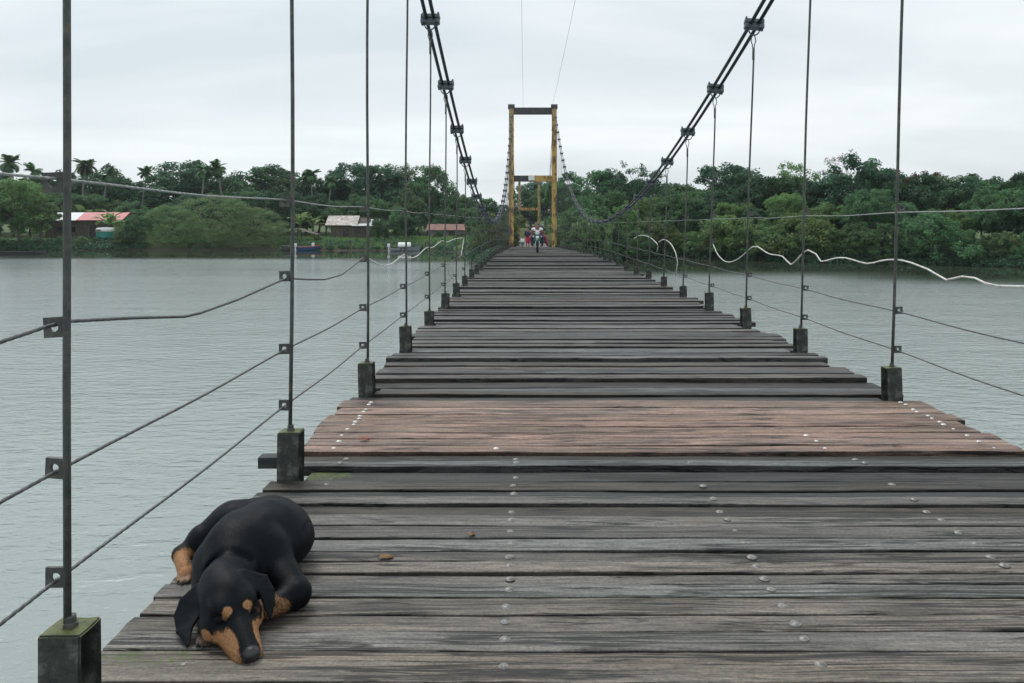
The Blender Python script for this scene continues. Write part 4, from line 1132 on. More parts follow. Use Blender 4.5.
def make_broad(seed, width=.42, low=.30, N=120, per=75, leaf=.030, lob=9, trunk_r=.022, name='tree', flat=.75, crad=(.06, .105)):
    rs = np.random.RandomState(seed)
    lobes = []
    ch = 1-low
    for i in range(lob):
        a = rs.rand()*2*math.pi; rr_ = width*.62*math.sqrt(rs.rand())
        z = low + ch*(.18+.62*rs.rand())
        taper = 1-.55*max(0, (z-low)/ch-.5)
        s = (.34+.28*rs.rand())*width
        lobes.append(((rr_*math.cos(a)*taper, rr_*math.sin(a)*taper, z), (s*1.15, s*1.15, min(s, (1-z)+.02, z*.9+.02)*1.0)))
    s = width*.45; lobes.append(((rs.normal()*.04, rs.normal()*.04, 1-s*.72), (s, s, s*.7)))
    C = crown_points(lobes, N, rs)
    top = C[:, 2].max(); C[:, 2] *= .965/top
    rad = crad[0]+(crad[1]-crad[0])*rs.rand(N); rad *= width/.42 if width < .42 else 1
    tint = np.clip(.42+.22*rs.normal(size=N), 0, 1)
    Q, tt = leaves(C, rad, per, leaf, tint, rs, flat)
    # sprays poking out of the outline
    E = C[rs.choice(N, N//3)]; E = E + (E-np.array((0, 0, low+ch*.4)))*(.05+.08*rs.rand(len(E))[:, None])
    Q2, t2 = leaves(E, np.full(len(E), .035), 14, leaf*.95, np.clip(.55+.2*rs.normal(size=len(E)), 0, 1), rs, .8)
    cm = quads_mesh('crown', np.concatenate([Q, Q2]), np.concatenate([tt, t2]))
    m = MB(); trunk_mb(m, rs, trunk_r, low+ch*.45, [l[0] for l in lobes])
    return m.mesh('trunk'), cm
def make_spreading(seed):
    """wide rain-tree shape, foliage in flat shelves, down to the water"""
    rs = np.random.RandomState(seed)
    C = []; n = 0
    while len(C) < 420:
        x, y = rs.uniform(-1.35, 1.35), rs.uniform(-.85, .85)
        e = (x/1.35)**2+(y/.85)**2
        if e > 1: continue
        roof = (1-e**1.25)**.62*.90
        lv = rs.choice([1.0, 1.0, .8, .6, .42, .25, .1])
        z = max(.05, roof*lv+rs.normal()*.02)
        if lv < .9 and e < .35 and rs.rand() < .8: continue
        C.append((x, y, z))
    C = np.array(C); N = len(C)
    Q, tt = leaves(C, .11+.06*rs.rand(N), 62, .030, np.clip(.45+.22*rs.normal(size=N), 0, 1), rs, .34, .9)
    cm = quads_mesh('crown', Q, tt)
    m = MB(); trunk_mb(m, rs, .035, .5, [tuple(C[i]*np.array((.9, .9, .9))) for i in rs.choice(N, 16)])
    return m.mesh('trunk'), cm
def make_bare(seed):
    rs = np.random.RandomState(seed); m = MB(); tips = []
    def br(p, d, L, r, lev):
        q = p+d*L; mid = p+d*L*.5+Vector(rs.normal(size=3)*L*.06)
        m.tube([p, mid, q], [r, r*.8, r*.6], 5)
        if lev == 0: tips.append(q); return
        for i in range(3 if lev > 1 else 4):
            nd = (d+Vector(rs.normal(size=3))*.55+Vector((0, 0, .12))).normalized(); br(q, nd, L*.68, r*.58, lev-1)
    br(Vector((0, 0, 0)), Vector((0, 0, 1)), .50, .018, 4)
    zt = max(t.z for t in tips); s = .99/zt
    m.v = [(x*s, y*s, z*s) for x, y, z in m.v]; C = np.array([(t*s)[:] for t in tips]); C = C[rs.choice(len(C), 46)]
    Q, tt = leaves(C, np.full(len(C), .03), 7, .018, np.clip(.5+.2*rs.normal(size=len(C)), 0, 1), rs)
    return m.mesh('trunk'), quads_mesh('crown', Q, tt)
def make_palm(seed, nf=27):
    rs = np.random.RandomState(seed); m = MB(); lean = rs.uniform(-.07, .07)
    th = .80
    pts = [(lean*(u**2)*2, .02*math.sin(u*3), th*u) for u in np.linspace(0, 1, 10)]
    pts[0] = (0, 0, -.03)
    m.tube(pts, [.016]+[.0125-.004*u for u in np.linspace(0, 1, 9)], 8)
    top = np.array(pts[-1]); Q = []; T = []
    for i in range(nf):
        a = i*2.399+rs.rand()*.4; el = rs.uniform(-.6, 1.2); L = rs.uniform(.11, .17)
        dv = np.array((math.cos(a), math.sin(a), 0)); side = np.array((-math.sin(a), math.cos(a), 0)); tw = rs.uniform(-.3, .3)
        n = 30; p = top.copy(); ang = el; prev = p
        spine = [p.copy()]
        for k in range(n):
            ang -= (1.1+.9*(1-el))/n*(.5+k/n); p = p+(dv*math.cos(ang)+np.array((0, 0, math.sin(ang))))*L/n; spine.append(p.copy())
        ti = np.clip(.5+.2*rs.normal(), 0, 1)
        for k in range(2, n+1):
            u = k/n; q = spine[k]; t = spine[k]-spine[k-1]; t /= np.linalg.norm(t)
            ll = .05*math.sin(math.pi*min(1, .12+u*.86))**.7
            for sg in (-1, 1):
                dd = side*sg*.80+t*.55+np.array((0, 0, -.38+.2*rs.rand()+sg*tw)); dd /= np.linalg.norm(dd)
                w = t*.0062
                Q.append((q-w, q+w, q+dd*ll+w*.2, q+dd*ll-w*.2)); T.append(np.clip(ti+.1*rs.normal(), 0, 1))
        for k in range(n):
            w = side*.0022; Q.append((spine[k]-w, spine[k]+w, spine[k+1]+w, spine[k+1]-w)); T.append(.8)
    Q = np.array(Q); zt = Q[:, :, 2].max(); Q = Q/zt; m.v = [(x/zt, y/zt, z/zt) for x, y, z in m.v]
    return m.mesh('trunk'), quads_mesh('crown', Q, np.array(T))
def make_banana(seed):
    rs = np.random.RandomState(seed); m = MB(); m.tube([(0, 0, -.03), (.01, 0, .2), (.0, .01, .42)], [.05, .042, .03], 8)
    Q = []; T = []
    for i in range(9):
        a = i*2.4+rs.rand()*.5; el = rs.uniform(.55, 1.4); L = rs.uniform(.5, .68); dv = np.array((math.cos(a), math.sin(a), 0)); side = np.array((-math.sin(a), math.cos(a), 0))
        p = np.array((0, 0, .40)); ang = el; n = 14; sp = [p.copy()]
        for k in range(n): ang -= rs.uniform(1.3, 1.9)/n*(.3+1.2*k/n); p = p+(dv*math.cos(ang)+np.array((0, 0, math.sin(ang))))*L/n; sp.append(p.copy())
        ti = np.clip(.6+.2*rs.normal(), 0, 1)
        wid = [.095*math.sin(math.pi*min(1, max(.03, (k/n-.12)/.9)))**.6 if k > 1 else .012 for k in range(n+1)]
        for k in range(n):
            for sg in (-1, 1):
                if k > 3 and rs.rand() < .12: continue
                dz = np.array((0, 0, .25)); s0 = side*sg*wid[k]+dz*wid[k]; s1 = side*sg*wid[k+1]+dz*wid[k+1]
                Q.append((sp[k], sp[k]+s0, sp[k+1]+s1*.97, sp[k+1])); T.append(np.clip(ti+.08*rs.normal(), 0, 1))
    Q = np.array(Q); zt = Q[:, :, 2].max(); Q = Q/zt; m.v = [(x/zt, y/zt, z/zt) for x, y, z in m.v]
    return m.mesh('trunk'), quads_mesh('crown', Q, np.array(T))

PROTO = {}
PROTO['broad'] = [make_broad(s, .40+.05*(s % 3), .28, 135, 84, .034, 9) for s in (1, 2, 3, 4, 5)]
PROTO['tall'] = [make_broad(s, .30, .34, 100, 84, .031, 8, .018) for s in (11, 12, 13)]
PROTO['full'] = [make_broad(s, .50, .06, 150, 84, .038, 11, .02) for s in (21, 22, 23, 24)]
PROTO['shrub'] = [make_broad(s, .72, .02, 110, 70, .055, 10, .02, crad=(.09, .16)) for s in (31, 32, 33)]
PROTO['airy'] = [make_broad(s, .36, .32, 70, 46, .026, 9, .018, crad=(.05, .09)) for s in (41, 42)]
PROTO['spreading'] = [make_spreading(51), make_spreading(52)]
PROTO['bare'] = [make_bare(61)]
PROTO['palm'] = [make_palm(s) for s in (71, 72, 73)]
PROTO['banana'] = [make_banana(s) for s in (81, 82)]
for kk, lst in PROTO.items():
    for tm, cm in lst:
        tm.materials.append(M['bark_pale'] if kk in ('palm', 'bare') else (M['leaf_olive'] if kk == 'banana' else M['bark'])); cm.materials.append(M['leaf_mid'])
NAMES = dict(broad='broadleaf_tree', tall='broadleaf_tree', full='bushy_tree', shrub='shrub', airy='broadleaf_tree', spreading='spreading_tree', bare='bare_tree', palm='palm_tree', banana='banana_plant')
rt = random.Random(77)
plan = []        # (row, px, top_y, dist, kind, mat, width)
def plant(row, px, ty, y, kind, mat, w=1.0): plan.append((row, px, ty, y, kind, mat, w))
def shore_px(px, off):
    y = 90.0
    for _ in range(30):
        X = (px-VPX)*y/F; y = .5*y+.5*(shore(X)+off)
    return y
SKY = ([0, 30, 80, 110, 160, 190, 215, 258, 300, 340, 372, 412, 432, 446, 470, 500, 545, 560, 600, 640, 680, 700, 720, 745, 768, 800, 830, 850, 880, 905, 940, 1000, 1024, 1100],
       [170, 172, 168, 176, 176, 163, 170, 165, 172, 172, 167, 168, 170, 190, 197, 203, 185, 172, 174, 176, 182, 186, 180, 166, 172, 178, 172, 158, 166, 174, 174, 174, 169, 168])
def sky(px): return float(np.interp(px, *SKY))
# right bank
for px in range(648, 1075, 24):
    p = px+rt.uniform(-7, 7); plant('wr', p, rt.uniform(212, 236), shore_px(p, rt.uniform(.6, 2.2)), rt.choice(['shrub', 'full', 'full']), rt.choice(['leaf_mid', 'leaf_olive', 'leaf_olive', 'leaf_mid', 'leaf_light']), rt.uniform(.9, 1.2))
for px in range(628, 1075, 27):
    p = px+rt.uniform(-8, 8); plant('mr', p, rt.uniform(188, 210), shore_px(p, rt.uniform(6, 9)), rt.choice(['full', 'full', 'broad']), rt.choice(['leaf_mid', 'leaf_mid', 'leaf_dark', 'leaf_light']), rt.uniform(.9, 1.15))
for px in range(622, 1090, 29):
    p = px+rt.uniform(-9, 9); plant('br', p, sky(p)+rt.uniform(-1, 8), shore_px(p, rt.uniform(15, 20)), rt.choice(['broad', 'full', 'tall']), rt.choice(['leaf_dark', 'leaf_dark', 'leaf_mid']), rt.uniform(.95, 1.2))
for px in range(640, 1090, 33):
    p = px+rt.uniform(-9, 9); plant('fr', p, sky(p)+rt.uniform(2, 12), shore_px(p, rt.uniform(28, 36)), 'full', 'leaf_dark', 1.25)
plant('xr', 858, 150, shore_px(858, 24), 'bare', 'leaf_brown', 1.0)
plant('xr', 798, 163, shore_px(798, 25), 'airy', 'leaf_light', 1.1)
plant('xr', 925, 172, shore_px(925, 24), 'full', 'leaf_brown', .8)
plant('xr', 742, 163, shore_px(742, 22), 'broad', 'leaf_dark', 1.25)
plant('xr', 643, 163, shore_px(643, 22), 'airy', 'leaf_dark', 1.0)
for i_, px in enumerate(range(-260, -40, 27)):
    plant('ol', px, rt.uniform(165, 190), 124+8*(i_ % 3)+6, rt.choice(['full', 'broad']), 'leaf_mid', 1.15)
for px in range(1100, 1300, 26):
    plant('or', px, rt.uniform(170, 200), shore_px(px, rt.uniform(3, 14)), 'full', 'leaf_mid', 1.1)
# right of the tower, on the embankment
for px, ty, y, k, mt in ((576, 214, 79, 'shrub', 'leaf_mid'), (590, 218, 77, 'shrub', 'leaf_olive'), (610, 226, 80, 'shrub', 'leaf_dark'), (628, 232, 87, 'shrub', 'leaf_mid'), (592, 196, 90, 'full', 'leaf_mid'), (602, 192, 96, 'full', 'leaf_mid'), (620, 205, 92, 'full', 'leaf_light'),
                         (569, 172, 126, 'tall', 'leaf_mid'), (598, 171, 112, 'full', 'leaf_mid'), (612, 174, 112, 'broad', 'leaf_dark')):
    plant('er', px, ty, y, k, mt)
# behind the towers
for px, ty, y, k, mt in ((545, 180, 190, 'full', 'leaf_dark'), (531, 186, 196, 'full', 'leaf_dark'), (556, 184, 182, 'full', 'leaf_mid'), (524, 202, 200, 'full', 'leaf_dark')):
    plant('tw', px, ty, y, k, mt, 1.2)
# left of the tower
for px, ty, y, k, mt in ((497, 214, 80, 'shrub', 'leaf_olive'), (486, 226, 84, 'shrub', 'leaf_mid'), (499, 205, 100, 'full', 'leaf_dark'), (476, 216, 122, 'full', 'leaf_mid'), (484, 199, 140, 'full', 'leaf_mid'), (466, 198, 146, 'full', 'leaf_dark'), (503, 205, 172, 'full', 'leaf_dark')):
    plant('el', px, ty, y, k, mt)
# left bank
for px, ty, k, mt in ((-30, 190, 'full', 'leaf_mid'), (-6, 186, 'tall', 'leaf_light'), (18, 181, 'full', 'leaf_light'), (42, 196, 'tall', 'leaf_olive'), (62, 236, 'shrub', 'leaf_mid'), (80, 237, 'shrub', 'leaf_olive'), (96, 238, 'shrub', 'leaf_mid'), (112, 238, 'shrub', 'leaf_mid'), (128, 226, 'shrub', 'leaf_olive'), (138, 215, 'full', 'leaf_mid')):
    plant('wl', px, ty, shore_px(px, rt.uniform(1.2, 2.6)), k, mt)
plant('sl', 214, 192, 118.5, 'spreading', 'leaf_olive', .84)
plant('sl', 172, 203, 117, 'spreading', 'leaf_olive', .72)
plant('sl', 254, 205, 116.5, 'spreading', 'leaf_olive', .74)
for px, ty, y, k, mt in ((300, 240, 116, 'shrub', 'leaf_mid'), (318, 236, 117, 'shrub', 'leaf_mid'), (336, 240, 117, 'shrub', 'leaf_mid'), (356, 238, 117, 'shrub', 'leaf_light'), (378, 218, 119, 'full', 'leaf_mid'), (396, 208, 122, 'full', 'leaf_mid'), (412, 216, 120, 'full', 'leaf_dark'), (438, 231, 123, 'shrub', 'leaf_mid'), (458, 234, 123, 'shrub', 'leaf_dark'), (478, 238, 119, 'shrub', 'leaf_olive')):
    plant('gl', px, ty, y, k, mt)
for px in range(-20, 480, 27):
    p = px+rt.uniform(-7, 7); plant('ml', p, rt.uniform(190, 205) if p < 430 else rt.uniform(205, 212), 133+rt.uniform(-1.5, 2), rt.choice(['full', 'broad']), rt.choice(['leaf_mid', 'leaf_dark', 'leaf_mid']), 1.1)
for px, ty, k, mt, w in ((-18, 168, 'broad', 'leaf_dark', 1.1), (30, 178, 'full', 'leaf_dark', 1), (62, 170, 'tall', 'leaf_dark', 1), (103, 166, 'broad', 'leaf_dark', 1.1), (125, 178, 'full', 'leaf_dark', 1), (160, 180, 'full', 'leaf_mid', 1), (186, 162, 'broad', 'leaf_dark', 1.45), (232, 182, 'full', 'leaf_mid', 1), (258, 164, 'broad', 'leaf_dark', 1.5), (288, 180, 'full', 'leaf_mid', 1), (318, 178, 'full', 'leaf_dark', 1),
                         (342, 170, 'tall', 'leaf_dark', 1.2), (372, 164, 'broad', 'leaf_dark', 1.2), (396, 176, 'full', 'leaf_dark', 1), (414, 165, 'airy', 'leaf_olive', 1.3), (428, 168, 'full', 'leaf_mid', .8), (446, 192, 'full', 'leaf_dark', 1), (462, 194, 'full', 'leaf_mid', 1)):
    plant('bl', px, ty, 147+rt.uniform(-3, 3), k, mt, w)
for px in range(-20, 480, 36):
    plant('fl', px+rt.uniform(-8, 8), sky(px)+rt.uniform(8, 16), 162+rt.uniform(-3, 3), 'full', 'leaf_dark', 1.3)
for px, ty in ((13, 154), (40, 163), (82, 158), (104, 167), (143, 166), (203, 164), (222, 159), (298, 171), (313, 169), (326, 174)):
    plant('pl', px, ty, 141+rt.uniform(-2, 2), 'palm', 'leaf_mid', rt.uniform(.9, 1.1))
for px, ty, y in ((109, 212, 120.5), (117, 219, 121), (210, 205, 138), (300, 212, 126), (313, 216, 127), (85, 205, 130), (93, 208, 131)):
    plant('nl', px, ty, y, 'banana', 'leaf_light', 1.0)
def nth(i):
    w = ['first', 'second', 'third', 'fourth', 'fifth', 'sixth', 'seventh', 'eighth', 'ninth', 'tenth', 'eleventh', 'twelfth']
    return w[i] if i < 12 else '%d%s' % (i+1, {1: 'st', 2: 'nd', 3: 'rd'}.get((i+1) % 10, 'th') if (i+1) % 100 not in (11, 12, 13) else 'th')
TONE = dict(leaf_dark='dark green', leaf_mid='mid-green', leaf_light='light green', leaf_olive='olive-green', leaf_brown='brownish')
SHAPE = dict(broad='round-crowned tree', tall='slender tree', full='bushy tree', shrub='low shrub', airy='open feathery tree', spreading='wide spreading tree', bare='almost leafless tree', palm='coconut palm', banana='broad-leaved banana plant')
PLACE = dict(ol='upstream along the left bank', **{'or': 'downstream along the right bank'}, wr='at the right bank waterline', mr='just behind the right bank waterline', br='on the right bank skyline', fr='far back on the right bank',
             xr='jutting from the right bank skyline', er='right of the yellow tower base', tw='framed by the yellow towers', el='left of the yellow tower',
             wl='at the waterline by the red-roofed house', sl='over the water on the left bank', gl='by the left bank huts and boats', ml='mid-depth on the left bank',
             bl='on the left bank skyline', fl='far back on the left bank', pl='rising above the left bank trees', nl='near the left bank houses')
GROUP = dict(palm='coconut palms on the left bank', banana='banana plants on the left bank', shrub='shrubs along the banks', spreading='spreading trees over the water')
count = {}
plan.sort(key=lambda q: (q[0], q[1]))
for q in plan: count[(q[0], q[4], q[5])] = count.get((q[0], q[4], q[5]), 0)+1
seen = {}; cyc = {}
for row, px, ty, y, kind, mat, w in plan:
    X = (px-VPX)*y/F; g = gz(X, y); Ht = CAMZ+(HZN-ty)*y/F-g
    i = cyc.get(kind, rt.randint(0, 9)); cyc[kind] = i+1
    tm, cm = PROTO[kind][i % len(PROTO[kind])]
    o = empty(NAMES[kind], (X, y, g), rt.uniform(0, 6.28) if kind != 'spreading' else rt.uniform(-.2, .2))
    o.scale = (Ht*w, Ht*w, Ht)
    kk = (row, kind, mat); n_ = seen.get(kk, 0); seen[kk] = n_+1
    tone = TONE[mat]
    lab = '%s %s %s' % (tone, SHAPE[kind], PLACE[row])
    if count[kk] > 1: lab += ', %s from left' % nth(n_)
    tag(o, lab, 'palm' if kind == 'palm' else ('plant' if kind == 'banana' else ('shrub' if kind == 'shrub' else 'tree')), GROUP.get(kind, 'trees along the river banks'))
    for nm, me, mt in (('trunk', tm, None), ('crown', cm, mat)):
        c = bpy.data.objects.new('stem' if (nm == 'trunk' and kind in ('shrub', 'banana')) else ('leaves' if kind == 'banana' and nm == 'crown' else ('fronds' if kind == 'palm' and nm == 'crown' else nm)), me)
        COL.objects.link(c); c.parent = o
        if mt:
            c.material_slots[0].link = 'OBJECT'; c.material_slots[0].material = M[mt]
# low growth that nobody could count
rs = np.random.RandomState(5)
C = []
for i in range(4200):
    px = rs.uniform(-40, 1080)
    if 508 < px < 556: continue
    off = abs(rs.normal())*3.0
    y = shore_px(px, -.5+off); X = (px-VPX)*y/F
    if -2.6 < X < 3.2 and y < 165: continue
    if 285 < px < 470 and rs.rand() < .72: continue
    if 145 < px < 282 and rs.rand() < .97: continue
    C.append((X, y, max(.12, gz(X, y)+.22)))
for i in range(1500):
    px = rs.uniform(470, 640); y = rs.uniform(74, 125); X = (px-VPX)*y/F
    if -2.6 < X < 3.2 or y < shore(X): continue
    C.append((X, y, gz(X, y)+.3))
C = np.array(C); Q, tt = leaves(C, (.25+.75*rs.rand(len(C))**2), 30, .30, np.clip(.45+.2*rs.normal(size=len(C)), 0, 1), rs, .8)
tag(link('undergrowth', quads_mesh('undergrowth', Q, tt), M['leaf_dark']), kind='stuff')
Q = []; T = []
for i in range(16000):
    px = rs.uniform(280, 495); y = rs.uniform(112, 128); X = (px-VPX)*y/F
    d = y-shore(X)
    if d < .3: continue
    z = gz(X, y); h = rs.uniform(.2, .5); a = rs.uniform(0, 6.28); wv = np.array((math.cos(a)*.05, math.sin(a)*.05, 0)); ln = np.array((rs.normal()*.12, rs.normal()*.12, h))
    p = np.array((X, y, z)); Q.append((p-wv, p+wv, p+ln+wv*.2, p+ln-wv*.2)); T.append(rs.rand())
tag(link('grass', quads_mesh('grass', np.array(Q), np.array(T)), M['leaf_light']), kind='stuff')

# ------------------------------------------------------------------ houses on the left bank
def P3(px, py, y): return ((px-VPX)*y/F, y, CAMZ-(py-HZN)*y/F)
def house(name, label, px0, px1, eave, ridge, foot, y, depth, roofs, wall, stilts=False, slope_front=True):
    x0, x1 = (px0-VPX)*y/F, (px1-VPX)*y/F
    ze = CAMZ-(eave-HZN)*y/F; zr = CAMZ-(ridge-HZN)*y/F; zf = CAMZ-(foot-HZN)*y/F
    h = empty(name, ((x0+x1)/2, y+depth/2, zf)); tag(h, label, 'house')
    ox, oy, oz = h.location
    wx0, wx1 = x0+.5-ox, x1-.5-ox; hz = ze-zf-.05
    m = MB(); m.box(((wx0+wx1)/2, 0, hz/2), (wx1-wx0, depth-.9, hz))
    m.add([(wx0+.01, -depth/2+.46, hz), (wx1-.01, -depth/2+.46, hz), (wx1-.01, depth/2-.46, hz), (wx0+.01, depth/2-.46, hz), (wx0+.01, 0, hz+(zr-ze)*.86), (wx1-.01, 0, hz+(zr-ze)*.86)], [(0,1,5,4),(2,3,4,5),(0,4,3),(1,2,5)])
    m.build('wall', wall, h)
    for a, b, mt, lift in roofs:
        xa, xb = (a-VPX)*y/F-ox, (b-VPX)*y/F-ox
        m = MB(); t = .07
        for sg in (-1, 1):
            v = [(xa, sg*depth/2, ze-zf+lift), (xb, sg*depth/2, ze-zf+lift), (xb, 0, zr-zf+lift), (xa, 0, zr-zf+lift)]
            m.add(v+[(p[0], p[1], p[2]+t) for p in v], [(0,1,2,3),(4,7,6,5),(0,4,5,1),(1,5,6,2),(2,6,7,3),(3,7,4,0)])
        m.build('roof', M[mt], h)
    return h, wx0, wx1, hz, depth
def opening(h, kind, x, z, w, t, depth):
    fr = MB(); yy = -depth/2+.45
    for sx in (-1, 1): fr.box((x+sx*(w/2+.04), yy-.03, z+t/2), (.08, .08, t))
    fr.box((x, yy-.03, z+t+.04), (w+.16, .08, .08))
    if kind == 'window': fr.box((x, yy-.04, z-.04), (w+.2, .12, .08))
    o = fr.build(kind, M['wall_wood'], h)
    MB().box((x, yy-.012, z+t/2), (w, .02, t-.004)).build('door_leaf' if kind == 'door' else 'pane', M['dark_void'], o)
h, a, b, hz, dp = house('riverside_house', 'long low wooden house under a half grey, half pinkish-red metal roof on the left bank', 40, 122, 220.5, 212.5, 238, 122.5, 5.0,
    [(76, 122, 'roof_red', .0), (40, 75.7, 'roof_pale', -.03)], M['wall_wood'])
opening(h, 'door', 1.6, .1, .9, 1.9, dp); opening(h, 'window', -1.5, .9, 1.0, .8, dp); opening(h, 'window', 3.6, .9, .9, .8, dp); opening(h, 'window', -3.6, .9, 1.0, .8, dp)
h, a, b, hz, dp = house('stilt_hut', 'dark wooden hut on stilts under a weathered tin roof above the boats', 327, 371, 225.5, 216, 237, 122.0, 4.2,
    [(325, 357, 'roof_tin', .0)], M['wall_wood'])
m = MB()
for x in np.linspace(a+.2, b-.2, 4):
    for y in (-1.3, 1.3): m = MB().tube([(x, y, 0), (x, y, -1.8)], .09, 8); m.build('stilt', M['bark'], h)
x0, x1 = (352-VPX)*122/F-h.location.x, (377-VPX)*122/F-h.location.x
zl = CAMZ-(226-HZN)*122/F-h.location.z; zh = CAMZ-(219.5-HZN)*122/F-h.location.z
m = MB(); v = [(x0, -2.4, zl), (x1, -2.4, zl), (x1, 1.4, zh), (x0, 1.4, zh)]; m.add(v+[(p[0], p[1], p[2]+.06) for p in v], [(0,1,2,3),(4,7,6,5),(0,4,5,1),(1,5,6,2),(2,6,7,3),(3,7,4,0)])
tag(m.build('lean_to_roof', M['roof_pale'], h), 'pale metal lean-to roof')
opening(h, 'door', -.6, .05, .8, 1.4, dp); opening(h, 'window', 1.2, .6, .8, .6, dp)
h, a, b, hz, dp = house('riverside_house', 'low grey house under an orange-red roof behind the grassy bank', 427, 471, 230.5, 224.5, 241, 127.0, 4.0,
    [(426, 472, 'roof_orange', 0)], M['wall_grey'])
opening(h, 'door', .4, .05, .8, 1.3, dp); opening(h, 'window', -1.6, .5, .9, .6, dp); opening(h, 'window', 2.2, .5, .9, .6, dp)
# open boat shelter
y = 118.5; sx0, sx1 = (281-VPX)*y/F, (318-VPX)*y/F; zf = .6
sh = empty('boat_shelter', ((sx0+sx1)/2, y, zf)); tag(sh, 'small open shelter with a white and brown tin roof behind the blue boat', 'shelter')
w_ = (sx1-sx0)/2; zt = CAMZ-(228.5-HZN)*y/F-zf; zl = CAMZ-(234-HZN)*y/F-zf
for x in (-w_+.2, 0, w_-.2):
    for yy in (-1.1, 1.1): MB().tube([(x, yy, -.5), (x, yy, zl+.15)], .06, 8).build('pole', M['bark'], sh)
def slab(v, t=.05):
    m = MB(); m.add(v+[(p[0], p[1], p[2]+t) for p in v], [(0,1,2,3),(4,7,6,5),(0,4,5,1),(1,5,6,2),(2,6,7,3),(3,7,4,0)]); return m
tag(slab([(-w_, -1.5, zl), (.1, -1.5, zl+.75), (.1, 1.5, zl+.75), (-w_, 1.5, zl)]).build('roof', M['roof_pale'], sh), 'white sheet roof')
tag(slab([(.11, -1.5, zl+.75), (w_, -1.5, zl-.1), (w_, 1.5, zl-.1), (.11, 1.5, zl+.75)]).build('roof', M['wall_wood'], sh), 'brown thatched side')
# water container by the red-roofed house
c = P3(106.5, 238, 119.0); tk = empty('water_tank', c); tag(tk, 'teal-green tank with a white cover beside the red-roofed house', 'tank')
m = MB(); m.lathe([(1.30, 0), (1.36, .1), (1.36, .95), (1.40, 1.0)], n=28); m.build('tank_body', M['teal'], tk)
m = MB(); m.lathe([(1.43, 1.0), (1.43, 1.32), (1.25, 1.52), (.4, 1.60), (0, 1.62)], n=28); lid = m.build('lid', M['white_paint'], tk)
m = MB(); m.box((-.45, -1.40, 1.17), (.75, .12, .20), bev=.02); tag(m.build('patch', M['roof_orange'], lid), 'orange-red patch')
# leaning dead post in the shallows, near the hut
c = P3(350, 252, 108.0); pl = MB().tube([(0, 0, -1.0), (.03, 0, .6), (.05, .02, 1.2)], [.09, .08, .07], 8).build('mooring_post', M['bark'], None, (c[0], c[1], 0))
tag(pl, 'dark mooring post standing in the shallows below the tin-roofed hut', 'post')

# ------------------------------------------------------------------ boats
def boat(label, px, y, rz, L, Wd, hullmat, trim, motor=0, cover=None, group='boats moored on the left bank'):
    X = (px-VPX)*y/F
    b = empty('motor_boat' if motor else 'rowing_boat', (X, y, 0), rz); tag(b, label, 'boat', group)
    n = 14; v = []; f = []
    for i in range(n+1):
        u = i/n; x = (u-.5)*L
        w = Wd/2*(.82+.18*math.sin(u*math.pi))*(1-max(0, (u-.62)/.38)**2.0) if u < 1 else .02
        sh_ = .52+.30*max(0, u-.5)**1.4*2
        v += [(x, -w, sh_), (x, -w*.86, .12), (x, -w*.5, -.16+.14*max(0, u-.7)*3), (x, 0, -.22+.2*max(0, u-.7)*3), (x, w*.5, -.16+.14*max(0, u-.7)*3), (x, w*.86, .12), (x, w, sh_),
              (x, w*.90, sh_-.02), (x, w*.74, .14), (x, 0, .06), (x, -w*.74, .14), (x, -w*.90, sh_-.02)]
    k = 12
    for i in range(n):
        for j in range(k):
            j2 = (j+1) % k; f.append((i*k+j, i*k+j2, (i+1)*k+j2, (i+1)*k+j))
    f += [tuple(range(k)), tuple(n*k+j for j in range(k))[::-1]]
    m = MB(); m.add(v, f); m.build('hull', hullmat, b)
    m = MB()
    for sg in (0, 6): m.tube([(v[i*k+sg][0], v[i*k+sg][1], v[i*k+sg][2]+.012) for i in range(n+1)], .035, 6)
    m.build('gunwale', trim, b)
    for u in (.3, .55): MB().box(((u-.5)*L, 0, .38), (.28, Wd*.80, .05), bev=.01).build('thwart', M['bark_pale'], b)
    if motor:
        for i, yy in enumerate([0] if motor == 1 else [-.3, .3]):
            m = MB(); m.box((-L/2-.22, yy, .80), (.40, .32, .48), bev=.09); m.box((-L/2-.2, yy, .35), (.16, .12, .75), bev=.03); m.box((-L/2-.16, yy, -.1), (.26, .05, .3), bev=.01)
            m.build('outboard_motor', M['white_paint'], b)
    if cover:
        m = MB(); pts = []
        for i in range(7):
            for j in range(9):
                a = math.pi*j/8; pts.append(((-.30+.09*i)*L*.8, -math.cos(a)*Wd*.46, .55+math.sin(a)*.62))
        fs = [(i*9+j, i*9+j+1, (i+1)*9+j+1, (i+1)*9+j) for i in range(6) for j in range(8)]
        m.add(pts, fs); o = m.build('cover', cover, b, smooth=True); md = o.modifiers.new('s', 'SOLIDIFY'); md.thickness = .03
    return b
boat('blue motor boat with a white outboard moored beside the grey boat', 309, 112, R(40), 3.6, 1.3, M['boat_blue'], M['red_cloth'], 1)
boat('grey motor boat with a white outboard moored left of the blue boat', 297, 112.0, R(28+180), 4.0, 1.45, M['boat_dark'], M['boat_grey'], 1)
boat('grey motor boat under a domed white cover near the grassy bank', 405, 110.0, R(14), 4.0, 1.4, M['boat_grey'], M['boat_dark'], 1, M['white_paint'])
boat('long dark wooden canoe low on the water at the far left', 24, 100, R(4), 5.4, .9, M['boat_dark'], M['boat_dark'], 0).scale = (1, 1, .55)
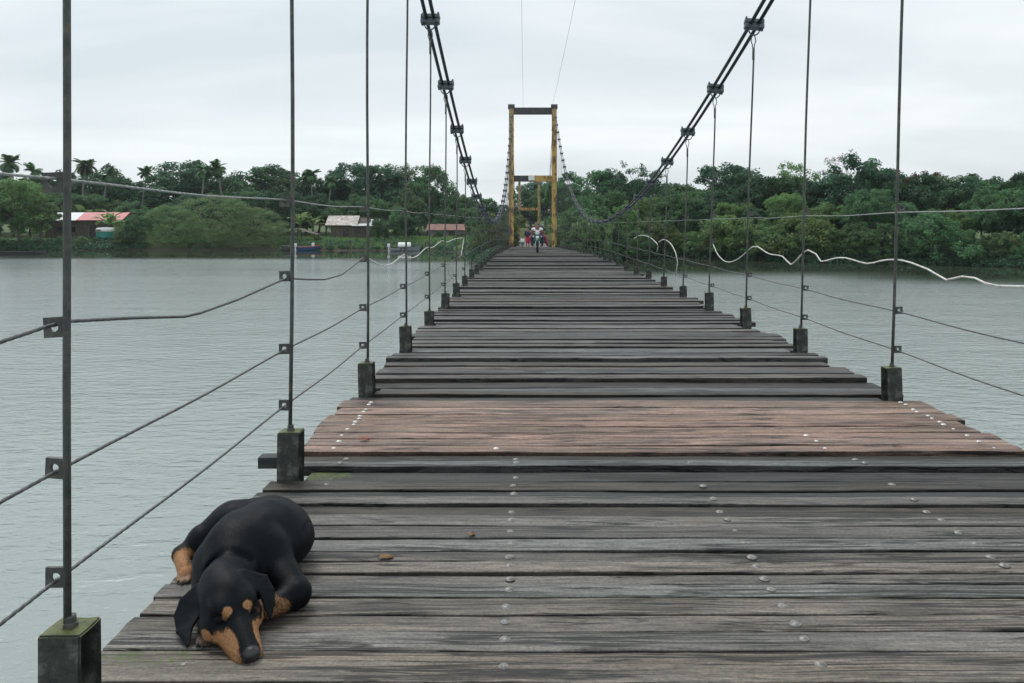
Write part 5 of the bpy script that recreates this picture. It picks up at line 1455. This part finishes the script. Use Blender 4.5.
# ------------------------------------------------------------------ sky, sun, camera
W = bpy.data.worlds.new('World'); SC.world = W; W.use_nodes = True
t = W.node_tree; t.nodes.clear()
def wn(typ, **kw):
    n = t.nodes.new(typ)
    for k, v in kw.items(): setattr(n, k, v)
    return n
SUN_EL, SUN_AZ = R(58), R(-35)       # azimuth from +Y, negative = left
out = wn('ShaderNodeOutputWorld'); bg = wn('ShaderNodeBackground'); bg.inputs['Strength'].default_value = .10
sk = wn('ShaderNodeTexSky', sky_type='NISHITA'); sk.sun_disc = False; sk.sun_elevation = SUN_EL; sk.sun_rotation = SUN_AZ
sk.air_density = 1.0; sk.dust_density = 2.0
tc = wn('ShaderNodeTexCoord'); sep = wn('ShaderNodeSeparateXYZ'); t.links.new(tc.outputs['Generated'], sep.inputs[0])
def wm(op, a, b=0.0, cl=False):
    n = wn('ShaderNodeMath', operation=op); n.use_clamp = cl
    for i, q in enumerate((a, b)):
        if isinstance(q, bpy.types.NodeSocket): t.links.new(q, n.inputs[i])
        else: n.inputs[i].default_value = q
    return n.outputs[0]
zz = wm('ADD', wm('MAXIMUM', sep.outputs[2], 0.0), .16)
cx = wm('DIVIDE', sep.outputs[0], zz); cy = wm('DIVIDE', sep.outputs[1], zz)
cmb = wn('ShaderNodeCombineXYZ'); t.links.new(cx, cmb.inputs[0]); t.links.new(cy, cmb.inputs[1])
mp = wn('ShaderNodeMapping'); t.links.new(cmb.outputs[0], mp.inputs[0]); mp.inputs['Scale'].default_value = (.55, 1.0, 1); mp.inputs['Location'].default_value = (3.2, 1.4, 0)
nz = wn('ShaderNodeTexNoise'); t.links.new(mp.outputs[0], nz.inputs['Vector']); nz.inputs['Scale'].default_value = .9; nz.inputs['Detail'].default_value = 5; nz.inputs['Roughness'].default_value = .5; nz.inputs['Distortion'].default_value = .3
rp = wn('ShaderNodeValToRGB'); t.links.new(nz.outputs['Fac'], rp.inputs[0])
rp.color_ramp.elements[0].position = .30; rp.color_ramp.elements[0].color = (.60, .665, .70, 1)
rp.color_ramp.elements[1].position = .72; rp.color_ramp.elements[1].color = (.88, .915, .935, 1)
# brighter cloud where the sun stands behind it
sd = Vector((math.sin(SUN_AZ)*math.cos(SUN_EL), math.cos(SUN_AZ)*math.cos(SUN_EL), math.sin(SUN_EL)))
dp = wn('ShaderNodeVectorMath', operation='DOT_PRODUCT'); t.links.new(tc.outputs['Generated'], dp.inputs[0]); dp.inputs[1].default_value = sd
gl = wm('ADD', 1.0, wm('MULTIPLY', wm('POWER', wm('MAXIMUM', dp.outputs['Value'], 0.0), 3.0), .30))
scl = wn('ShaderNodeVectorMath', operation='SCALE'); t.links.new(rp.outputs[0], scl.inputs[0]); t.links.new(wm('MULTIPLY', gl, 8.7), scl.inputs['Scale'])
mx = wn('ShaderNodeMix', data_type='RGBA'); mx.inputs[0].default_value = .94
t.links.new(sk.outputs[0], mx.inputs[6]); t.links.new(scl.outputs[0], mx.inputs[7]); t.links.new(mx.outputs[2], bg.inputs['Color']); t.links.new(bg.outputs[0], out.inputs[0])

sl = bpy.data.lights.new('sun', 'SUN'); sl.energy = 1.4; sl.angle = R(24); sl.color = (1, .97, .93)
so = bpy.data.objects.new('sun', sl); COL.objects.link(so); so.rotation_euler = sd.to_track_quat('Z', 'Y').to_euler(); so.location = (0, 0, 40)

# humid air over the river
m = MB(); m.box((0, 0, 9.0), (5600, 5600, 25)); t_ = NT('humid_air'); pv = t_.n('ShaderNodeVolumePrincipled')
pv.inputs['Color'].default_value = (.86, .93, .97, 1); pv.inputs['Density'].default_value = .0002; pv.inputs['Anisotropy'].default_value = .2
t_.l(pv.outputs[0], t_.out.inputs['Volume'])
tag(m.build('haze', t_.m), kind='stuff')

cam = bpy.data.cameras.new('camera'); cam.sensor_width = 36; cam.sensor_fit = 'HORIZONTAL'; cam.lens = F/1024*36
cam.shift_x = -(VPX-512)/1024; cam.shift_y = -(341.5-HZN)/1024; cam.clip_start = .05; cam.clip_end = 6000
co = bpy.data.objects.new('camera', cam); COL.objects.link(co); co.location = (0, 0, CAMZ); co.rotation_euler = (R(90), 0, 0)
SC.camera = co
SC.view_settings.view_transform = 'Standard'; SC.view_settings.look = 'None'; SC.view_settings.exposure = .36; SC.view_settings.gamma = 1; SC.view_settings.use_curve_mapping = False
SC.cycles.max_bounces = 6; SC.cycles.diffuse_bounces = 3; SC.cycles.glossy_bounces = 3; SC.cycles.transmission_bounces = 3; SC.cycles.transparent_max_bounces = 4
SC.cycles.use_denoising = True
